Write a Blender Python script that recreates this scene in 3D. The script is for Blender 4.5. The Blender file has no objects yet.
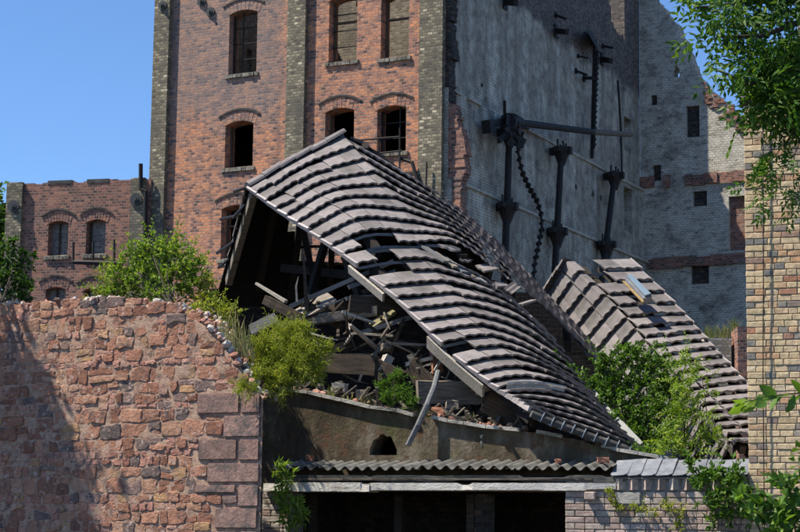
import bpy, bmesh, math, random
import numpy as np
from mathutils import Vector, Matrix, Quaternion, noise as mnoise

random.seed(11)
RNG = np.random.default_rng(5)
scn = bpy.context.scene
col = scn.collection
R = math.radians

# ------------------------------------------------------------------ camera
# 55 mm on an APS-C sensor; eye height 1.6 m, tilted up so the horizon lies just under the frame
FPX = 55.0 / 23.5 * 800.0
TILT = math.atan(274.0 / FPX)
ROLL = 0.012
CAM = Vector((0, 0, 1.6))
_f = Vector((0, math.cos(TILT), math.sin(TILT)))
_u = Vector((0, -math.sin(TILT), math.cos(TILT)))
_r = Vector((1, 0, 0))
CX = _r * math.cos(ROLL) + _u * math.sin(ROLL)
CY = -_r * math.sin(ROLL) + _u * math.cos(ROLL)
cam_d = bpy.data.cameras.new('camera')
cam = bpy.data.objects.new('camera', cam_d)
col.objects.link(cam)
cam_d.sensor_width = 23.5
cam_d.lens = 55.0
cam_d.clip_start = 0.1
cam_d.clip_end = 3000
cam_d.dof.use_dof = True
cam_d.dof.focus_distance = 29.0
cam_d.dof.aperture_fstop = 8.0
M3 = Matrix((CX, CY, -_f)).transposed()
cam.matrix_world = Matrix.Translation(CAM) @ M3.to_4x4()
scn.camera = cam

# ------------------------------------------------------------------ light
SUN_AZ = R(84)      # how far left of straight-behind-the-camera the sun stands
SUN_EL = R(58)
sdir = Vector((-math.sin(SUN_AZ) * math.cos(SUN_EL), -math.cos(SUN_AZ) * math.cos(SUN_EL), math.sin(SUN_EL)))
sun_d = bpy.data.lights.new('sun', 'SUN')
sun_d.energy = 5.0
sun_d.angle = R(0.53)
sun_d.color = (1.0, 0.91, 0.78)
sun = bpy.data.objects.new('sun', sun_d)
col.objects.link(sun)
sun.rotation_euler = sdir.to_track_quat('Z', 'Y').to_euler()
sun.location = (-40, -20, 60)
world = bpy.data.worlds.new('World')
scn.world = world
world.use_nodes = True
wn = world.node_tree
bg = wn.nodes['Background']
sky = wn.nodes.new('ShaderNodeTexSky')
sky.sky_type = 'NISHITA'
sky.sun_disc = False
sky.sun_elevation = SUN_EL
sky.sun_rotation = math.atan2(sdir.x, sdir.y)
sky.air_density = 1.0
sky.dust_density = 0.0
sky.ozone_density = 10.0
sky.altitude = 1200
wn.links.new(sky.outputs[0], bg.inputs[0])
bg.inputs[1].default_value = 0.1
scn.view_settings.view_transform = 'Standard'
scn.view_settings.look = 'None'
scn.view_settings.exposure = 0.85
scn.view_settings.gamma = 1.0
scn.view_settings.use_curve_mapping = False
scn.cycles.max_bounces = 6

# ------------------------------------------------------------------ pixels to places
def ray(px, py):
    return _f + CX * ((px - 400) / FPX) + CY * ((266 - py) / FPX)
IDENT = Matrix.Identity(4)
SPACE = IDENT          # while set to FRONT, coordinates are read in the frame of the street front
def at(px, py, Y):
    if SPACE is not IDENT: return SPACE.inverted() @ front(px, py, Y)
    d = ray(px, py)
    return CAM + d * (Y / d.y)
def on_plane(px, py, p0, n):
    d = ray(px, py)
    return CAM + d * ((p0 - CAM).dot(n) / d.dot(n))

# the street front (house, garden wall, lean-to) is one line turned 20 degrees; local y = 22.9 is its face
FR = R(20)
_o = at(620, 500, 22.9)
FRONT = Matrix.Translation((_o.x, _o.y, 0)) @ Matrix.Rotation(-FR, 4, 'Z') @ Matrix.Translation((0, -22.9, 0))
_fn = Vector((-math.sin(FR), -math.cos(FR), 0))
def front(px, py, yl):
    return on_plane(px, py, FRONT @ Vector((0, yl, 0)), _fn)

# ------------------------------------------------------------------ scene helpers
MW = {}
def thing(name, label, cat, loc=(0, 0, 0), rotz=0.0, group=None):
    o = bpy.data.objects.new(name, None)
    col.objects.link(o)
    o.empty_display_size = 0.2
    MW[o] = SPACE @ Matrix.Translation(Vector(loc)) @ Matrix.Rotation(rotz, 4, 'Z')
    o.matrix_basis = MW[o]
    tag(o, label, cat, group)
    return o
def tag(o, label, cat, group=None):
    o['label'] = label
    o['category'] = cat
    if group: o['group'] = group
    return o
def structure(o):
    o['kind'] = 'structure'
    return o
def stuff(o):
    o['kind'] = 'stuff'
    return o
def place(name, me, W, parent=None): return _place(name, me, SPACE @ W, parent)
def _place(name, me, W, parent=None):
    """link an object that uses mesh me with world matrix W under parent"""
    o = bpy.data.objects.new(name, me)
    col.objects.link(o)
    MW[o] = W
    if parent is not None:
        o.parent = parent
        o.matrix_basis = MW[parent].inverted() @ W
    else:
        o.matrix_basis = W
    return o

class MB:
    """collects faces; build() links them as one mesh object"""
    def __init__(s): s.v = []; s.f = []
    def quad(s, *p):
        n = len(s.v); s.v += [tuple(q) for q in p]; s.f.append(tuple(range(n, n + len(p))))
    def hexa(s, p):
        n = len(s.v); s.v += [tuple(q) for q in p]
        for f in ((0, 3, 2, 1), (4, 5, 6, 7), (0, 1, 5, 4), (1, 2, 6, 5), (2, 3, 7, 6), (3, 0, 4, 7)):
            s.f.append(tuple(n + i for i in f))
    def box(s, x0, x1, y0, y1, z0, z1):
        s.hexa([(x0, y0, z0), (x1, y0, z0), (x1, y1, z0), (x0, y1, z0), (x0, y0, z1), (x1, y0, z1), (x1, y1, z1), (x0, y1, z1)])
    def bar(s, a, b, w, h, up=(0, 0, 1), taper=1.0):
        a = Vector(a); b = Vector(b); d = (b - a).normalized(); u = Vector(up)
        if abs(d.dot(u)) > 0.95: u = Vector((0, 1, 0))
        x = d.cross(u).normalized(); u = x.cross(d).normalized()
        P = []
        for q, k in ((a, 1.0), (b, taper)):
            P += [q - x * w / 2 * k - u * h / 2 * k, q + x * w / 2 * k - u * h / 2 * k, q + x * w / 2 * k + u * h / 2 * k, q - x * w / 2 * k + u * h / 2 * k]
        s.hexa(P)
    def tube(s, pts, rad, n=6, cap=True):
        pts = [Vector(p) for p in pts]
        rr = rad if isinstance(rad, (list, tuple)) else [rad] * len(pts)
        base = len(s.v)
        ref = None
        for i, p in enumerate(pts):
            d = (pts[min(i + 1, len(pts) - 1)] - pts[max(i - 1, 0)]).normalized()
            if ref is None: ref = d.orthogonal().normalized()
            ref = (ref - d * ref.dot(d)).normalized()
            c = d.cross(ref)
            for k in range(n):
                t = 2 * math.pi * k / n
                s.v.append(tuple(p + (ref * math.cos(t) + c * math.sin(t)) * rr[i]))
        for i in range(len(pts) - 1):
            for k in range(n):
                a = base + i * n + k; b = base + i * n + (k + 1) % n
                s.f.append((a, b, b + n, a + n))
        if cap:
            s.f.append(tuple(base + k for k in range(n))[::-1])
            s.f.append(tuple(base + (len(pts) - 1) * n + k for k in range(n)))
    def disc(s, c, axis, rad, th, n=10):
        a = Vector(axis).normalized()
        s.tube([Vector(c) - a * th / 2, Vector(c) + a * th / 2], rad, n)
    def mesh(s, name, mat, smooth=False):
        me = bpy.data.meshes.new(name)
        me.from_pydata(s.v, [], s.f)
        me.materials.append(mat)
        if smooth: me.polygons.foreach_set('use_smooth', [True] * len(me.polygons))
        me.update()
        return me
    def build(s, name, mat, parent=None, world=False, smooth=False):
        """vertices are local to parent, or world coordinates when world=True"""
        if world and parent is not None:
            inv = MW[parent].inverted() @ SPACE
            s.v = [tuple(inv @ Vector(q)) for q in s.v]
        me = s.mesh(name, mat, smooth)
        W = MW[parent] if parent is not None else Matrix.Identity(4)
        o = _place(name, me, W, parent)
        return o

def fix_normals(o):
    bm = bmesh.new(); bm.from_mesh(o.data)
    bmesh.ops.recalc_face_normals(bm, faces=bm.faces)
    bm.to_mesh(o.data); bm.free()

def strip_wall(mb, xs, zb, ztop, holes, y0, y1, stepped=True, axis='x', inner=None):
    """wall slab between y0 (front) and y1 (back) built from upright strips, with holes
    holes: (x0, x1, zbottom, topfunc).  axis 'y' swaps x and y."""
    xs = set(xs)
    for h in holes:
        xs |= set(np.linspace(h[0], h[1], 9))
    xs = sorted(xs)
    def P(x, y, z): return (x, y, z) if axis == 'x' else (y, x, z)
    prev = None
    for xa, xb in zip(xs[:-1], xs[1:]):
        if xb - xa < 1e-6: continue
        xm = (xa + xb) / 2
        ta, tb = (ztop(xm), ztop(xm)) if stepped else (ztop(xa), ztop(xb))
        act = sorted([h for h in holes if h[0] <= xm <= h[1]], key=lambda h: h[2])
        la, lb = [zb], [zb]
        for h in act:
            la += [h[2], h[3](xa)]; lb += [h[2], h[3](xb)]
        la.append(ta); lb.append(tb)
        for i in range(0, len(la), 2):
            mb.quad(P(xa, y0, la[i]), P(xb, y0, lb[i]), P(xb, y0, lb[i + 1]), P(xa, y0, la[i + 1]))
            mb.quad(P(xb, y1, lb[i]), P(xa, y1, la[i]), P(xa, y1, la[i + 1]), P(xb, y1, lb[i + 1]))
        for i in range(1, len(la) - 1):
            mb.quad(P(xa, y0, la[i]), P(xb, y0, lb[i]), P(xb, y1, lb[i]), P(xa, y1, la[i]))
        mb.quad(P(xa, y0, ta), P(xb, y0, tb), P(xb, y1, tb), P(xa, y1, ta))
        if prev is not None and abs(prev - ta) > 1e-4:
            mb.quad(P(xa, y0, prev), P(xa, y1, prev), P(xa, y1, ta), P(xa, y0, ta))
        if prev is None:
            mb.quad(P(xa, y0, zb), P(xa, y1, zb), P(xa, y1, ta), P(xa, y0, ta))
        prev = tb
    mb.quad(P(xs[-1], y0, zb), P(xs[-1], y1, zb), P(xs[-1], y1, prev), P(xs[-1], y0, prev))
    for h in holes:
        for x in (h[0], h[1]):
            mb.quad(P(x, y0, h[2]), P(x, y1, h[2]), P(x, y1, h[3](x)), P(x, y0, h[3](x)))

# ------------------------------------------------------------------ materials
def nd(nt, typ, ins=None, **props):
    n = nt.nodes.new(typ)
    for k, v in props.items(): setattr(n, k, v)
    for k, v in (ins or {}).items():
        if isinstance(v, bpy.types.NodeSocket): nt.links.new(v, n.inputs[k])
        else: n.inputs[k].default_value = v
    return n
def c4(c): return (c[0], c[1], c[2], 1.0)
def ramp(nt, fac, stops):
    n = nd(nt, 'ShaderNodeValToRGB', {'Fac': fac})
    e = n.color_ramp.elements
    while len(e) < len(stops): e.new(0.5)
    for el, (p, c) in zip(e, stops):
        el.position = p
        el.color = c4(c) if hasattr(c, '__len__') else (c, c, c, 1)
    return n.outputs['Color']
def mixc(nt, fac, a, b, mode='MIX'):
    n = nt.nodes.new('ShaderNodeMix'); n.data_type = 'RGBA'; n.blend_type = mode
    for idx, v in ((0, fac), (6, a), (7, b)):
        if isinstance(v, bpy.types.NodeSocket): nt.links.new(v, n.inputs[idx])
        else: n.inputs[idx].default_value = v if idx == 0 else c4(v)
    return n.outputs[2]
def mth(nt, op, a, b=0.0, c=0.0, clamp=False):
    n = nt.nodes.new('ShaderNodeMath'); n.operation = op; n.use_clamp = clamp
    for i, v in enumerate((a, b, c)):
        if isinstance(v, bpy.types.NodeSocket): nt.links.new(v, n.inputs[i])
        else: n.inputs[i].default_value = v
    return n.outputs[0]
def noise(nt, vec, scale, detail=4, rough=0.6, out='Fac'):
    n = nd(nt, 'ShaderNodeTexNoise', {'Scale': scale, 'Detail': detail, 'Roughness': rough})
    if vec is not None: nt.links.new(vec, n.inputs['Vector'])
    return n.outputs[out]
def newmat(name, rough=0.85):
    m = bpy.data.materials.new(name)
    m.use_nodes = True
    nt = m.node_tree
    b = nt.nodes['Principled BSDF']
    b.inputs['Roughness'].default_value = rough
    b.inputs['Specular IOR Level'].default_value = 0.25
    return m, nt, b
def objco(nt): return nt.nodes.new('ShaderNodeTexCoord').outputs['Object']
def scaled(nt, vec, s):
    return nd(nt, 'ShaderNodeVectorMath', {0: vec, 1: s}, operation='MULTIPLY').outputs[0]
def bump(nt, b, h, strength, dist):
    n = nd(nt, 'ShaderNodeBump', {'Height': h, 'Strength': strength, 'Distance': dist})
    nt.links.new(n.outputs[0], b.inputs['Normal'])

def brick_mat(name, stops, mortar, patches=(), w=0.14, h=0.077, ms=0.011, dist=0.012, gain=0.35, extra=None, lodge=0.0):
    """coursed brick in wall metres; stops = ramp of single-brick colours; patches = (colour, scale, lo, hi, zstretch)"""
    m, nt, b = newmat(name, 0.9)
    co = objco(nt)
    sp = nd(nt, 'ShaderNodeSeparateXYZ', {0: co})
    u = mth(nt, 'ADD', sp.outputs[0], sp.outputs[1])
    wob = mth(nt, 'MULTIPLY', mth(nt, 'SUBTRACT', noise(nt, co, 3.0, 2), 0.5), 0.02)
    cv = nd(nt, 'ShaderNodeCombineXYZ', {0: u, 1: mth(nt, 'ADD', sp.outputs[2], wob)})
    br = nd(nt, 'ShaderNodeTexBrick', {'Vector': cv.outputs[0], 'Color1': (0, 0, 0, 1), 'Color2': (1, 1, 1, 1), 'Mortar': (0.5, 0.5, 0.5, 1),
            'Scale': 1.0, 'Mortar Size': ms, 'Mortar Smooth': 0.25, 'Bias': 0.0, 'Brick Width': w, 'Row Height': h}, offset=0.5)
    t = mth(nt, 'ADD', br.outputs['Color'], mth(nt, 'MULTIPLY', mth(nt, 'SUBTRACT', noise(nt, co, 1.3, 5), 0.5), gain * 2), clamp=True)
    c = ramp(nt, t, stops)
    for (pc, sc, lo, hi, zs) in patches:
        pv = scaled(nt, co, (1, 1, zs))
        pf = nd(nt, 'ShaderNodeMapRange', {'Value': noise(nt, pv, sc, 6, 0.65), 'From Min': lo, 'From Max': hi})
        # patches follow single bricks a little
        fac = mth(nt, 'MULTIPLY', pf.outputs[0], mth(nt, 'ADD', 0.55, mth(nt, 'MULTIPLY', t, 0.45)), clamp=True)
        c = mixc(nt, fac, c, pc)
    fine = noise(nt, co, 26.0, 4, 0.7)
    c = mixc(nt, mth(nt, 'MULTIPLY', br.outputs['Fac'], 0.75), c, mortar)
    c = mixc(nt, 1.0, c, ramp(nt, fine, [(0.25, 0.58), (0.75, 1.3)]), 'MULTIPLY')
    if extra: c = extra(nt, co, sp, c, br.outputs['Fac'])
    nt.links.new(c, b.inputs['Base Color'])
    hgt = mth(nt, 'ADD', mth(nt, 'MULTIPLY', mth(nt, 'SUBTRACT', 1.0, br.outputs['Fac']), 1.0), mth(nt, 'MULTIPLY', fine, 0.8))
    hgt = mth(nt, 'ADD', hgt, mth(nt, 'MULTIPLY', br.outputs['Color'], 0.35))
    bump(nt, b, hgt, 1.0, dist)
    return m

def simple_mat(name, c1, c2, scale=6, rough=0.8, stretch=(1, 1, 1), bumpd=0.004, objvar=0.0, metal=0.0, c3=None, sc3=2.0, lo3=0.55, hi3=0.7, detail=5):
    m, nt, b = newmat(name, rough)
    co = scaled(nt, objco(nt), stretch)
    if objvar:
        oi = nd(nt, 'ShaderNodeObjectInfo')
        co = nd(nt, 'ShaderNodeVectorMath', {0: co, 1: oi.outputs['Random']}, operation='ADD').outputs[0]
    n1 = noise(nt, co, scale, detail, 0.65)
    c = ramp(nt, n1, [(0.3, c1), (0.7, c2)])
    if c3 is not None:
        f = nd(nt, 'ShaderNodeMapRange', {'Value': noise(nt, co, sc3, 5, 0.65), 'From Min': lo3, 'From Max': hi3})
        c = mixc(nt, f.outputs[0], c, c3)
    if objvar:
        r = nd(nt, 'ShaderNodeMapRange', {'Value': oi.outputs['Random'], 'To Min': 1 - objvar, 'To Max': 1 + objvar})
        c = mixc(nt, 1.0, c, r.outputs[0], 'MULTIPLY')
    nt.links.new(c, b.inputs['Base Color'])
    b.inputs['Metallic'].default_value = metal
    bump(nt, b, noise(nt, co, scale * 4, 4, 0.7), 0.8, bumpd)
    return m

def piece_mat(name, stops, patch=None, rough=0.9, nscale=14, bumpd=0.008, spots=None, island=False):
    """bricks and stones built one by one: colour picked per object, grain and blotches in the material"""
    m, nt, b = newmat(name, rough)
    oi = nd(nt, 'ShaderNodeObjectInfo')
    co = objco(nt)
    off = nd(nt, 'ShaderNodeVectorMath', {0: co, 1: scaled(nt, oi.outputs['Location'], (3.1, 5.3, 4.7))}, operation='ADD').outputs[0]
    c = ramp(nt, nd(nt, 'ShaderNodeNewGeometry').outputs['Random Per Island'] if island else oi.outputs['Random'], stops)
    n1 = noise(nt, off, nscale, 6, 0.68)
    c = mixc(nt, 1.0, c, ramp(nt, n1, [(0.25, 0.55), (0.75, 1.4)]), 'MULTIPLY')
    if patch:
        f = nd(nt, 'ShaderNodeMapRange', {'Value': noise(nt, off, patch[1], 5, 0.7), 'From Min': patch[2], 'From Max': patch[3]})
        c = mixc(nt, f.outputs[0], c, patch[0])
    if spots:
        f = nd(nt, 'ShaderNodeMapRange', {'Value': noise(nt, off, spots[1], 5, 0.7), 'From Min': spots[2], 'From Max': spots[3]})
        c = mixc(nt, f.outputs[0], c, spots[0])
    nt.links.new(c, b.inputs['Base Color'])
    bump(nt, b, noise(nt, off, nscale * 2.2, 6, 0.72), 1.0, bumpd)
    return m

def leaf_mat(name, a, b_, c_, trans=0.35):
    m, nt, b = newmat(name, 0.55)
    g = nd(nt, 'ShaderNodeNewGeometry')
    c = ramp(nt, g.outputs['Random Per Island'], [(0.0, a), (0.55, b_), (1.0, c_)])
    nt.links.new(c, b.inputs['Base Color'])
    tr = nd(nt, 'ShaderNodeBsdfTranslucent', {'Color': mixc(nt, 1.0, c, (1.25, 1.35, 0.5), 'MULTIPLY')})
    mx = nd(nt, 'ShaderNodeMixShader', {0: trans, 1: b.outputs[0], 2: tr.outputs[0]})
    nt.links.new(mx.outputs[0], nt.nodes['Material Output'].inputs['Surface'])
    return m

M = {}
def _facade_extra(nt, co, sp, c, jf):
    # upper storeys of the left bay are greyer, sooty brick: blend along height with ragged noise
    zz = mth(nt, 'ADD', sp.outputs[2], mth(nt, 'MULTIPLY', noise(nt, co, 0.9, 5, 0.7), 2.6))
    hi = nd(nt, 'ShaderNodeMapRange', {'Value': zz, 'From Min': 13.3, 'From Max': 14.1})
    lf = nd(nt, 'ShaderNodeMapRange', {'Value': sp.outputs[0], 'From Min': -4.3, 'From Max': -4.9})
    f = mth(nt, 'MULTIPLY', mth(nt, 'MULTIPLY', hi.outputs[0], lf.outputs[0]), 0.85)
    grey = mixc(nt, 1.0, c, (0.62, 0.78, 0.92), 'MULTIPLY')
    grey = mixc(nt, 0.38, grey, (0.30, 0.24, 0.22))
    c = mixc(nt, f, c, grey)
    run = nd(nt, 'ShaderNodeMapRange', {'Value': noise(nt, scaled(nt, co, (2.6, 2.6, 0.22)), 1.4, 6, 0.7), 'From Min': 0.52, 'From Max': 0.7})
    return mixc(nt, mth(nt, 'MULTIPLY', run.outputs[0], 0.55), c, (0.12, 0.10, 0.09))
M['red'] = brick_mat('red_brick', [(0.0, (0.10, 0.06, 0.05)), (0.3, (0.24, 0.12, 0.09)), (0.65, (0.44, 0.19, 0.11)), (1.0, (0.58, 0.27, 0.15))],
                     (0.30, 0.26, 0.23), [((0.70, 0.28, 0.125), 2.0, 0.50, 0.57, 2.4), ((0.14, 0.09, 0.08), 2.4, 0.57, 0.7, 1.4), ((0.10, 0.085, 0.08), 0.7, 0.58, 0.72, 0.6)], extra=_facade_extra)
M['red2'] = brick_mat('weathered_red_brick', [(0.0, (0.10, 0.06, 0.05)), (0.4, (0.22, 0.10, 0.075)), (0.8, (0.34, 0.155, 0.105)), (1.0, (0.42, 0.2, 0.13))],
                      (0.30, 0.25, 0.21), [((0.47, 0.2, 0.11), 1.4, 0.58, 0.64, 2.4), ((0.15, 0.11, 0.1), 1.2, 0.55, 0.7, 0.7)])
M['yellow'] = brick_mat('sooty_yellow_brick', [(0.0, (0.10, 0.09, 0.07)), (0.5, (0.21, 0.185, 0.125)), (0.85, (0.29, 0.255, 0.17)), (0.97, (0.38, 0.33, 0.225)), (1.0, (0.58, 0.5, 0.35))],
                        (0.13, 0.12, 0.10), [((0.09, 0.085, 0.075), 1.2, 0.5, 0.68, 0.5)])
def _wash_extra(nt, co, sp, c, jf):
    streak = noise(nt, scaled(nt, co, (1.3, 1.3, 0.14)), 1.1, 6, 0.62)
    f = nd(nt, 'ShaderNodeMapRange', {'Value': streak, 'From Min': 0.30, 'From Max': 0.62})
    worn = nd(nt, 'ShaderNodeMapRange', {'Value': noise(nt, co, 2.6, 7, 0.75), 'From Min': 0.70, 'From Max': 0.42})
    sz = mth(nt, 'ADD', sp.outputs[2], mth(nt, 'MULTIPLY', noise(nt, co, 0.8, 5), 1.6))
    # unpainted sooty brick above the old eaves line, which drops towards the far end
    lim = mth(nt, 'SUBTRACT', 16.9, mth(nt, 'MULTIPLY', sp.outputs[1], 0.02))
    top = nd(nt, 'ShaderNodeMapRange', {'Value': mth(nt, 'SUBTRACT', lim, sz), 'From Min': -0.15, 'From Max': 0.15})
    ff = mth(nt, 'MULTIPLY', mth(nt, 'MULTIPLY', mth(nt, 'ADD', 0.62, mth(nt, 'MULTIPLY', f.outputs[0], 0.38)), worn.outputs[0]), top.outputs[0])
    ff = mth(nt, 'MULTIPLY', ff, mth(nt, 'SUBTRACT', 1.0, mth(nt, 'MULTIPLY', jf, 0.45)))
    wash = mixc(nt, f.outputs[0], (0.33, 0.315, 0.245), (0.68, 0.65, 0.55))
    grime = nd(nt, 'ShaderNodeMapRange', {'Value': noise(nt, co, 1.15, 7, 0.72), 'From Min': 0.48, 'From Max': 0.66})
    wash = mixc(nt, mth(nt, 'MULTIPLY', grime.outputs[0], 0.6), wash, (0.19, 0.175, 0.14))
    mossy = nd(nt, 'ShaderNodeMapRange', {'Value': noise(nt, scaled(nt, co, (1.5, 1.5, 0.2)), 1.9, 5), 'From Min': 0.56, 'From Max': 0.68})
    wash = mixc(nt, mth(nt, 'MULTIPLY', mossy.outputs[0], 0.5), wash, (0.20, 0.185, 0.11))
    return mixc(nt, ff, c, wash)
M['wash'] = brick_mat('whitewashed_brick', [(0.0, (0.06, 0.055, 0.05)), (0.6, (0.13, 0.11, 0.095)), (1.0, (0.22, 0.17, 0.14))], (0.16, 0.15, 0.14), extra=_wash_extra, dist=0.012)
def _gable_extra(nt, co, sp, c, jf):
    f = nd(nt, 'ShaderNodeMapRange', {'Value': noise(nt, scaled(nt, co, (1, 1, 1.5)), 0.7, 8, 0.75), 'From Min': 0.34, 'From Max': 0.50})
    chips = nd(nt, 'ShaderNodeMapRange', {'Value': noise(nt, scaled(nt, co, (1, 1, 2.2)), 3.6, 7, 0.8), 'From Min': 0.62, 'From Max': 0.5})
    # the attic above the old floor line was never painted
    zz = mth(nt, 'ADD', sp.outputs[2], mth(nt, 'MULTIPLY', noise(nt, co, 1.1, 6, 0.7), 1.6))
    att = nd(nt, 'ShaderNodeMapRange', {'Value': zz, 'From Min': 20.1, 'From Max': 19.5})
    ff = mth(nt, 'MULTIPLY', mth(nt, 'MULTIPLY', f.outputs[0], chips.outputs[0]), att.outputs[0])
    ff = mth(nt, 'MULTIPLY', ff, mth(nt, 'SUBTRACT', 0.95, mth(nt, 'MULTIPLY', jf, 0.35)))
    paint = ramp(nt, noise(nt, co, 1.6, 7, 0.75), [(0.3, (0.38, 0.35, 0.285)), (0.55, (0.62, 0.59, 0.50)), (0.75, (0.78, 0.76, 0.68))])
    return mixc(nt, ff, c, paint)
M['gable'] = brick_mat('peeling_painted_brick', [(0.0, (0.09, 0.08, 0.07)), (0.5, (0.21, 0.185, 0.155)), (0.9, (0.35, 0.315, 0.265)), (1.0, (0.45, 0.41, 0.35))],
                       (0.20, 0.19, 0.17), [((0.30, 0.12, 0.075), 1.6, 0.66, 0.71, 2.5)], extra=_gable_extra, dist=0.02)
M['redband'] = brick_mat('red_brick_band', [(0.0, (0.10, 0.06, 0.05)), (0.5, (0.24, 0.10, 0.07)), (1.0, (0.36, 0.16, 0.10))], (0.27, 0.23, 0.2), [((0.33, 0.3, 0.27), 1.9, 0.55, 0.66, 3)])
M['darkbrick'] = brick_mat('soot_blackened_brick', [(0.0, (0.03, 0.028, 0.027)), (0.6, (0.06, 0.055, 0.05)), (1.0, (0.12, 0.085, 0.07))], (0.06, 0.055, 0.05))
M['inner'] = brick_mat('inner_wall_brick', [(0.0, (0.14, 0.12, 0.095)), (0.6, (0.24, 0.21, 0.165)), (1.0, (0.34, 0.30, 0.24))], (0.26, 0.24, 0.2), [((0.10, 0.09, 0.08), 0.9, 0.5, 0.62, 0.8)])
M['blind'] = brick_mat('grey_infill_brick', [(0.0, (0.13, 0.12, 0.12)), (0.6, (0.22, 0.21, 0.2)), (1.0, (0.32, 0.3, 0.28))], (0.28, 0.27, 0.25), [((0.12, 0.1, 0.09), 2.0, 0.5, 0.62, 0.6)])
M['shadebrick'] = brick_mat('shade_black_brick', [(0.0, (0.010, 0.009, 0.009)), (0.6, (0.022, 0.019, 0.017)), (1.0, (0.04, 0.03, 0.026))], (0.02, 0.018, 0.017))  # near-black brick: the shade inside the open gable is put into its colour
M['iron'] = simple_mat('rusty_black_iron', (0.012, 0.012, 0.013), (0.03, 0.026, 0.024), 14, 0.65, bumpd=0.003)
M['castiron'] = simple_mat('grey_cast_iron', (0.035, 0.04, 0.042), (0.07, 0.075, 0.075), 20, 0.6)
M['wood'] = simple_mat('weathered_timber', (0.08, 0.068, 0.052), (0.28, 0.25, 0.205), 7, 0.85, (0.35, 6, 6), 0.006, objvar=0.3, c3=(0.06, 0.05, 0.04), sc3=2.5)
M['palewood'] = simple_mat('bleached_timber', (0.22, 0.20, 0.17), (0.46, 0.43, 0.37), 7, 0.85, (0.35, 6, 6), 0.006, objvar=0.18, c3=(0.12, 0.1, 0.08), sc3=2.5, lo3=0.6)
M['darkwood'] = simple_mat('dark_old_timber', (0.022, 0.018, 0.014), (0.085, 0.064, 0.046), 6, 0.85, (0.4, 5, 5), 0.006, objvar=0.25)
M['greywood'] = simple_mat('grey_batten_wood', (0.08, 0.085, 0.09), (0.17, 0.175, 0.18), 8, 0.75, (0.3, 6, 6), 0.003, objvar=0.2)
M['tile'] = simple_mat('concrete_roof_tile', (0.135, 0.122, 0.121), (0.205, 0.186, 0.183), 9, 0.75, objvar=0.2, bumpd=0.004, c3=(0.085, 0.082, 0.076), sc3=2.2, lo3=0.53, hi3=0.7)
M['vergetile'] = simple_mat('pale_tile_edge', (0.24, 0.215, 0.21), (0.42, 0.385, 0.375), 9, 0.75, objvar=0.12)
M['slate'] = simple_mat('blue_grey_slate', (0.10, 0.11, 0.125), (0.20, 0.21, 0.23), 7, 0.55, objvar=0.22, bumpd=0.005, c3=(0.3, 0.3, 0.29), sc3=4, lo3=0.6, hi3=0.75)
M['darkslate'] = simple_mat('dark_house_slate', (0.045, 0.048, 0.053), (0.11, 0.11, 0.115), 6, 0.6, objvar=0.3)
M['fibre'] = simple_mat('corrugated_fibre_cement', (0.11, 0.11, 0.10), (0.24, 0.235, 0.21), 6, 0.9, bumpd=0.004, c3=(0.05, 0.05, 0.042), sc3=3, lo3=0.48)
M['limewash'] = simple_mat('flaking_limewash', (0.46, 0.44, 0.39), (0.68, 0.66, 0.6), 6, 0.95, (0.6, 1, 1.6), 0.012, c3=(0.2, 0.19, 0.16), sc3=4, lo3=0.6, hi3=0.7)
M['shade_sheet'] = simple_mat('black_shade_sheet', (0.006, 0.006, 0.006), (0.014, 0.013, 0.012), 8, 0.9)  # black tone stands in for the shaded underside of the rear slope
M['concrete'] = simple_mat('crumbling_concrete', (0.26, 0.25, 0.215), (0.5, 0.48, 0.43), 5, 0.95, (0.6, 1, 1.6), 0.012, c3=(0.10, 0.10, 0.085), sc3=3.2, lo3=0.52, hi3=0.66)
M['tarred'] = simple_mat('tarred_board', (0.03, 0.032, 0.032), (0.10, 0.10, 0.095), 6, 0.85, (0.6, 2, 3), 0.008, c3=(0.22, 0.21, 0.18), sc3=5, lo3=0.6, hi3=0.7)
M['mortar'] = simple_mat('lime_mortar', (0.34, 0.215, 0.15), (0.54, 0.39, 0.29), 16, 0.95, bumpd=0.03, c3=(0.25, 0.15, 0.12), sc3=7, lo3=0.5, hi3=0.62)
M['lime'] = simple_mat('crumbly_lime', (0.42, 0.37, 0.33), (0.68, 0.65, 0.6), 14, 0.95, bumpd=0.02, c3=(0.3, 0.17, 0.13), sc3=9, lo3=0.52, hi3=0.6)
M['joint'] = simple_mat('grey_brick_joint', (0.16, 0.15, 0.13), (0.30, 0.28, 0.24), 20, 0.95, bumpd=0.01)
M['paint'] = simple_mat('white_painted_joint', (0.3, 0.29, 0.27), (0.45, 0.43, 0.4), 12, 0.95, bumpd=0.01)
M['stone'] = piece_mat('red_sandstone', [(0.0, (0.21, 0.10, 0.065)), (0.22, (0.36, 0.17, 0.11)), (0.45, (0.46, 0.24, 0.155)), (0.6, (0.29, 0.14, 0.092)), (0.78, (0.50, 0.30, 0.195)), (0.83, (0.46, 0.27, 0.13)), (0.88, (0.22, 0.15, 0.13)), (1.0, (0.13, 0.105, 0.095))],
                       ((0.13, 0.095, 0.085), 6.0, 0.54, 0.68), nscale=13, bumpd=0.03, spots=((0.52, 0.38, 0.32), 9.0, 0.57, 0.66))
M['quoin'] = piece_mat('dressed_sandstone', [(0.0, (0.22, 0.14, 0.115)), (0.5, (0.34, 0.22, 0.18)), (1.0, (0.28, 0.175, 0.145))], ((0.11, 0.095, 0.09), 5.0, 0.48, 0.66), nscale=12, bumpd=0.02, spots=((0.34, 0.23, 0.19), 6.0, 0.6, 0.7))
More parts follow.
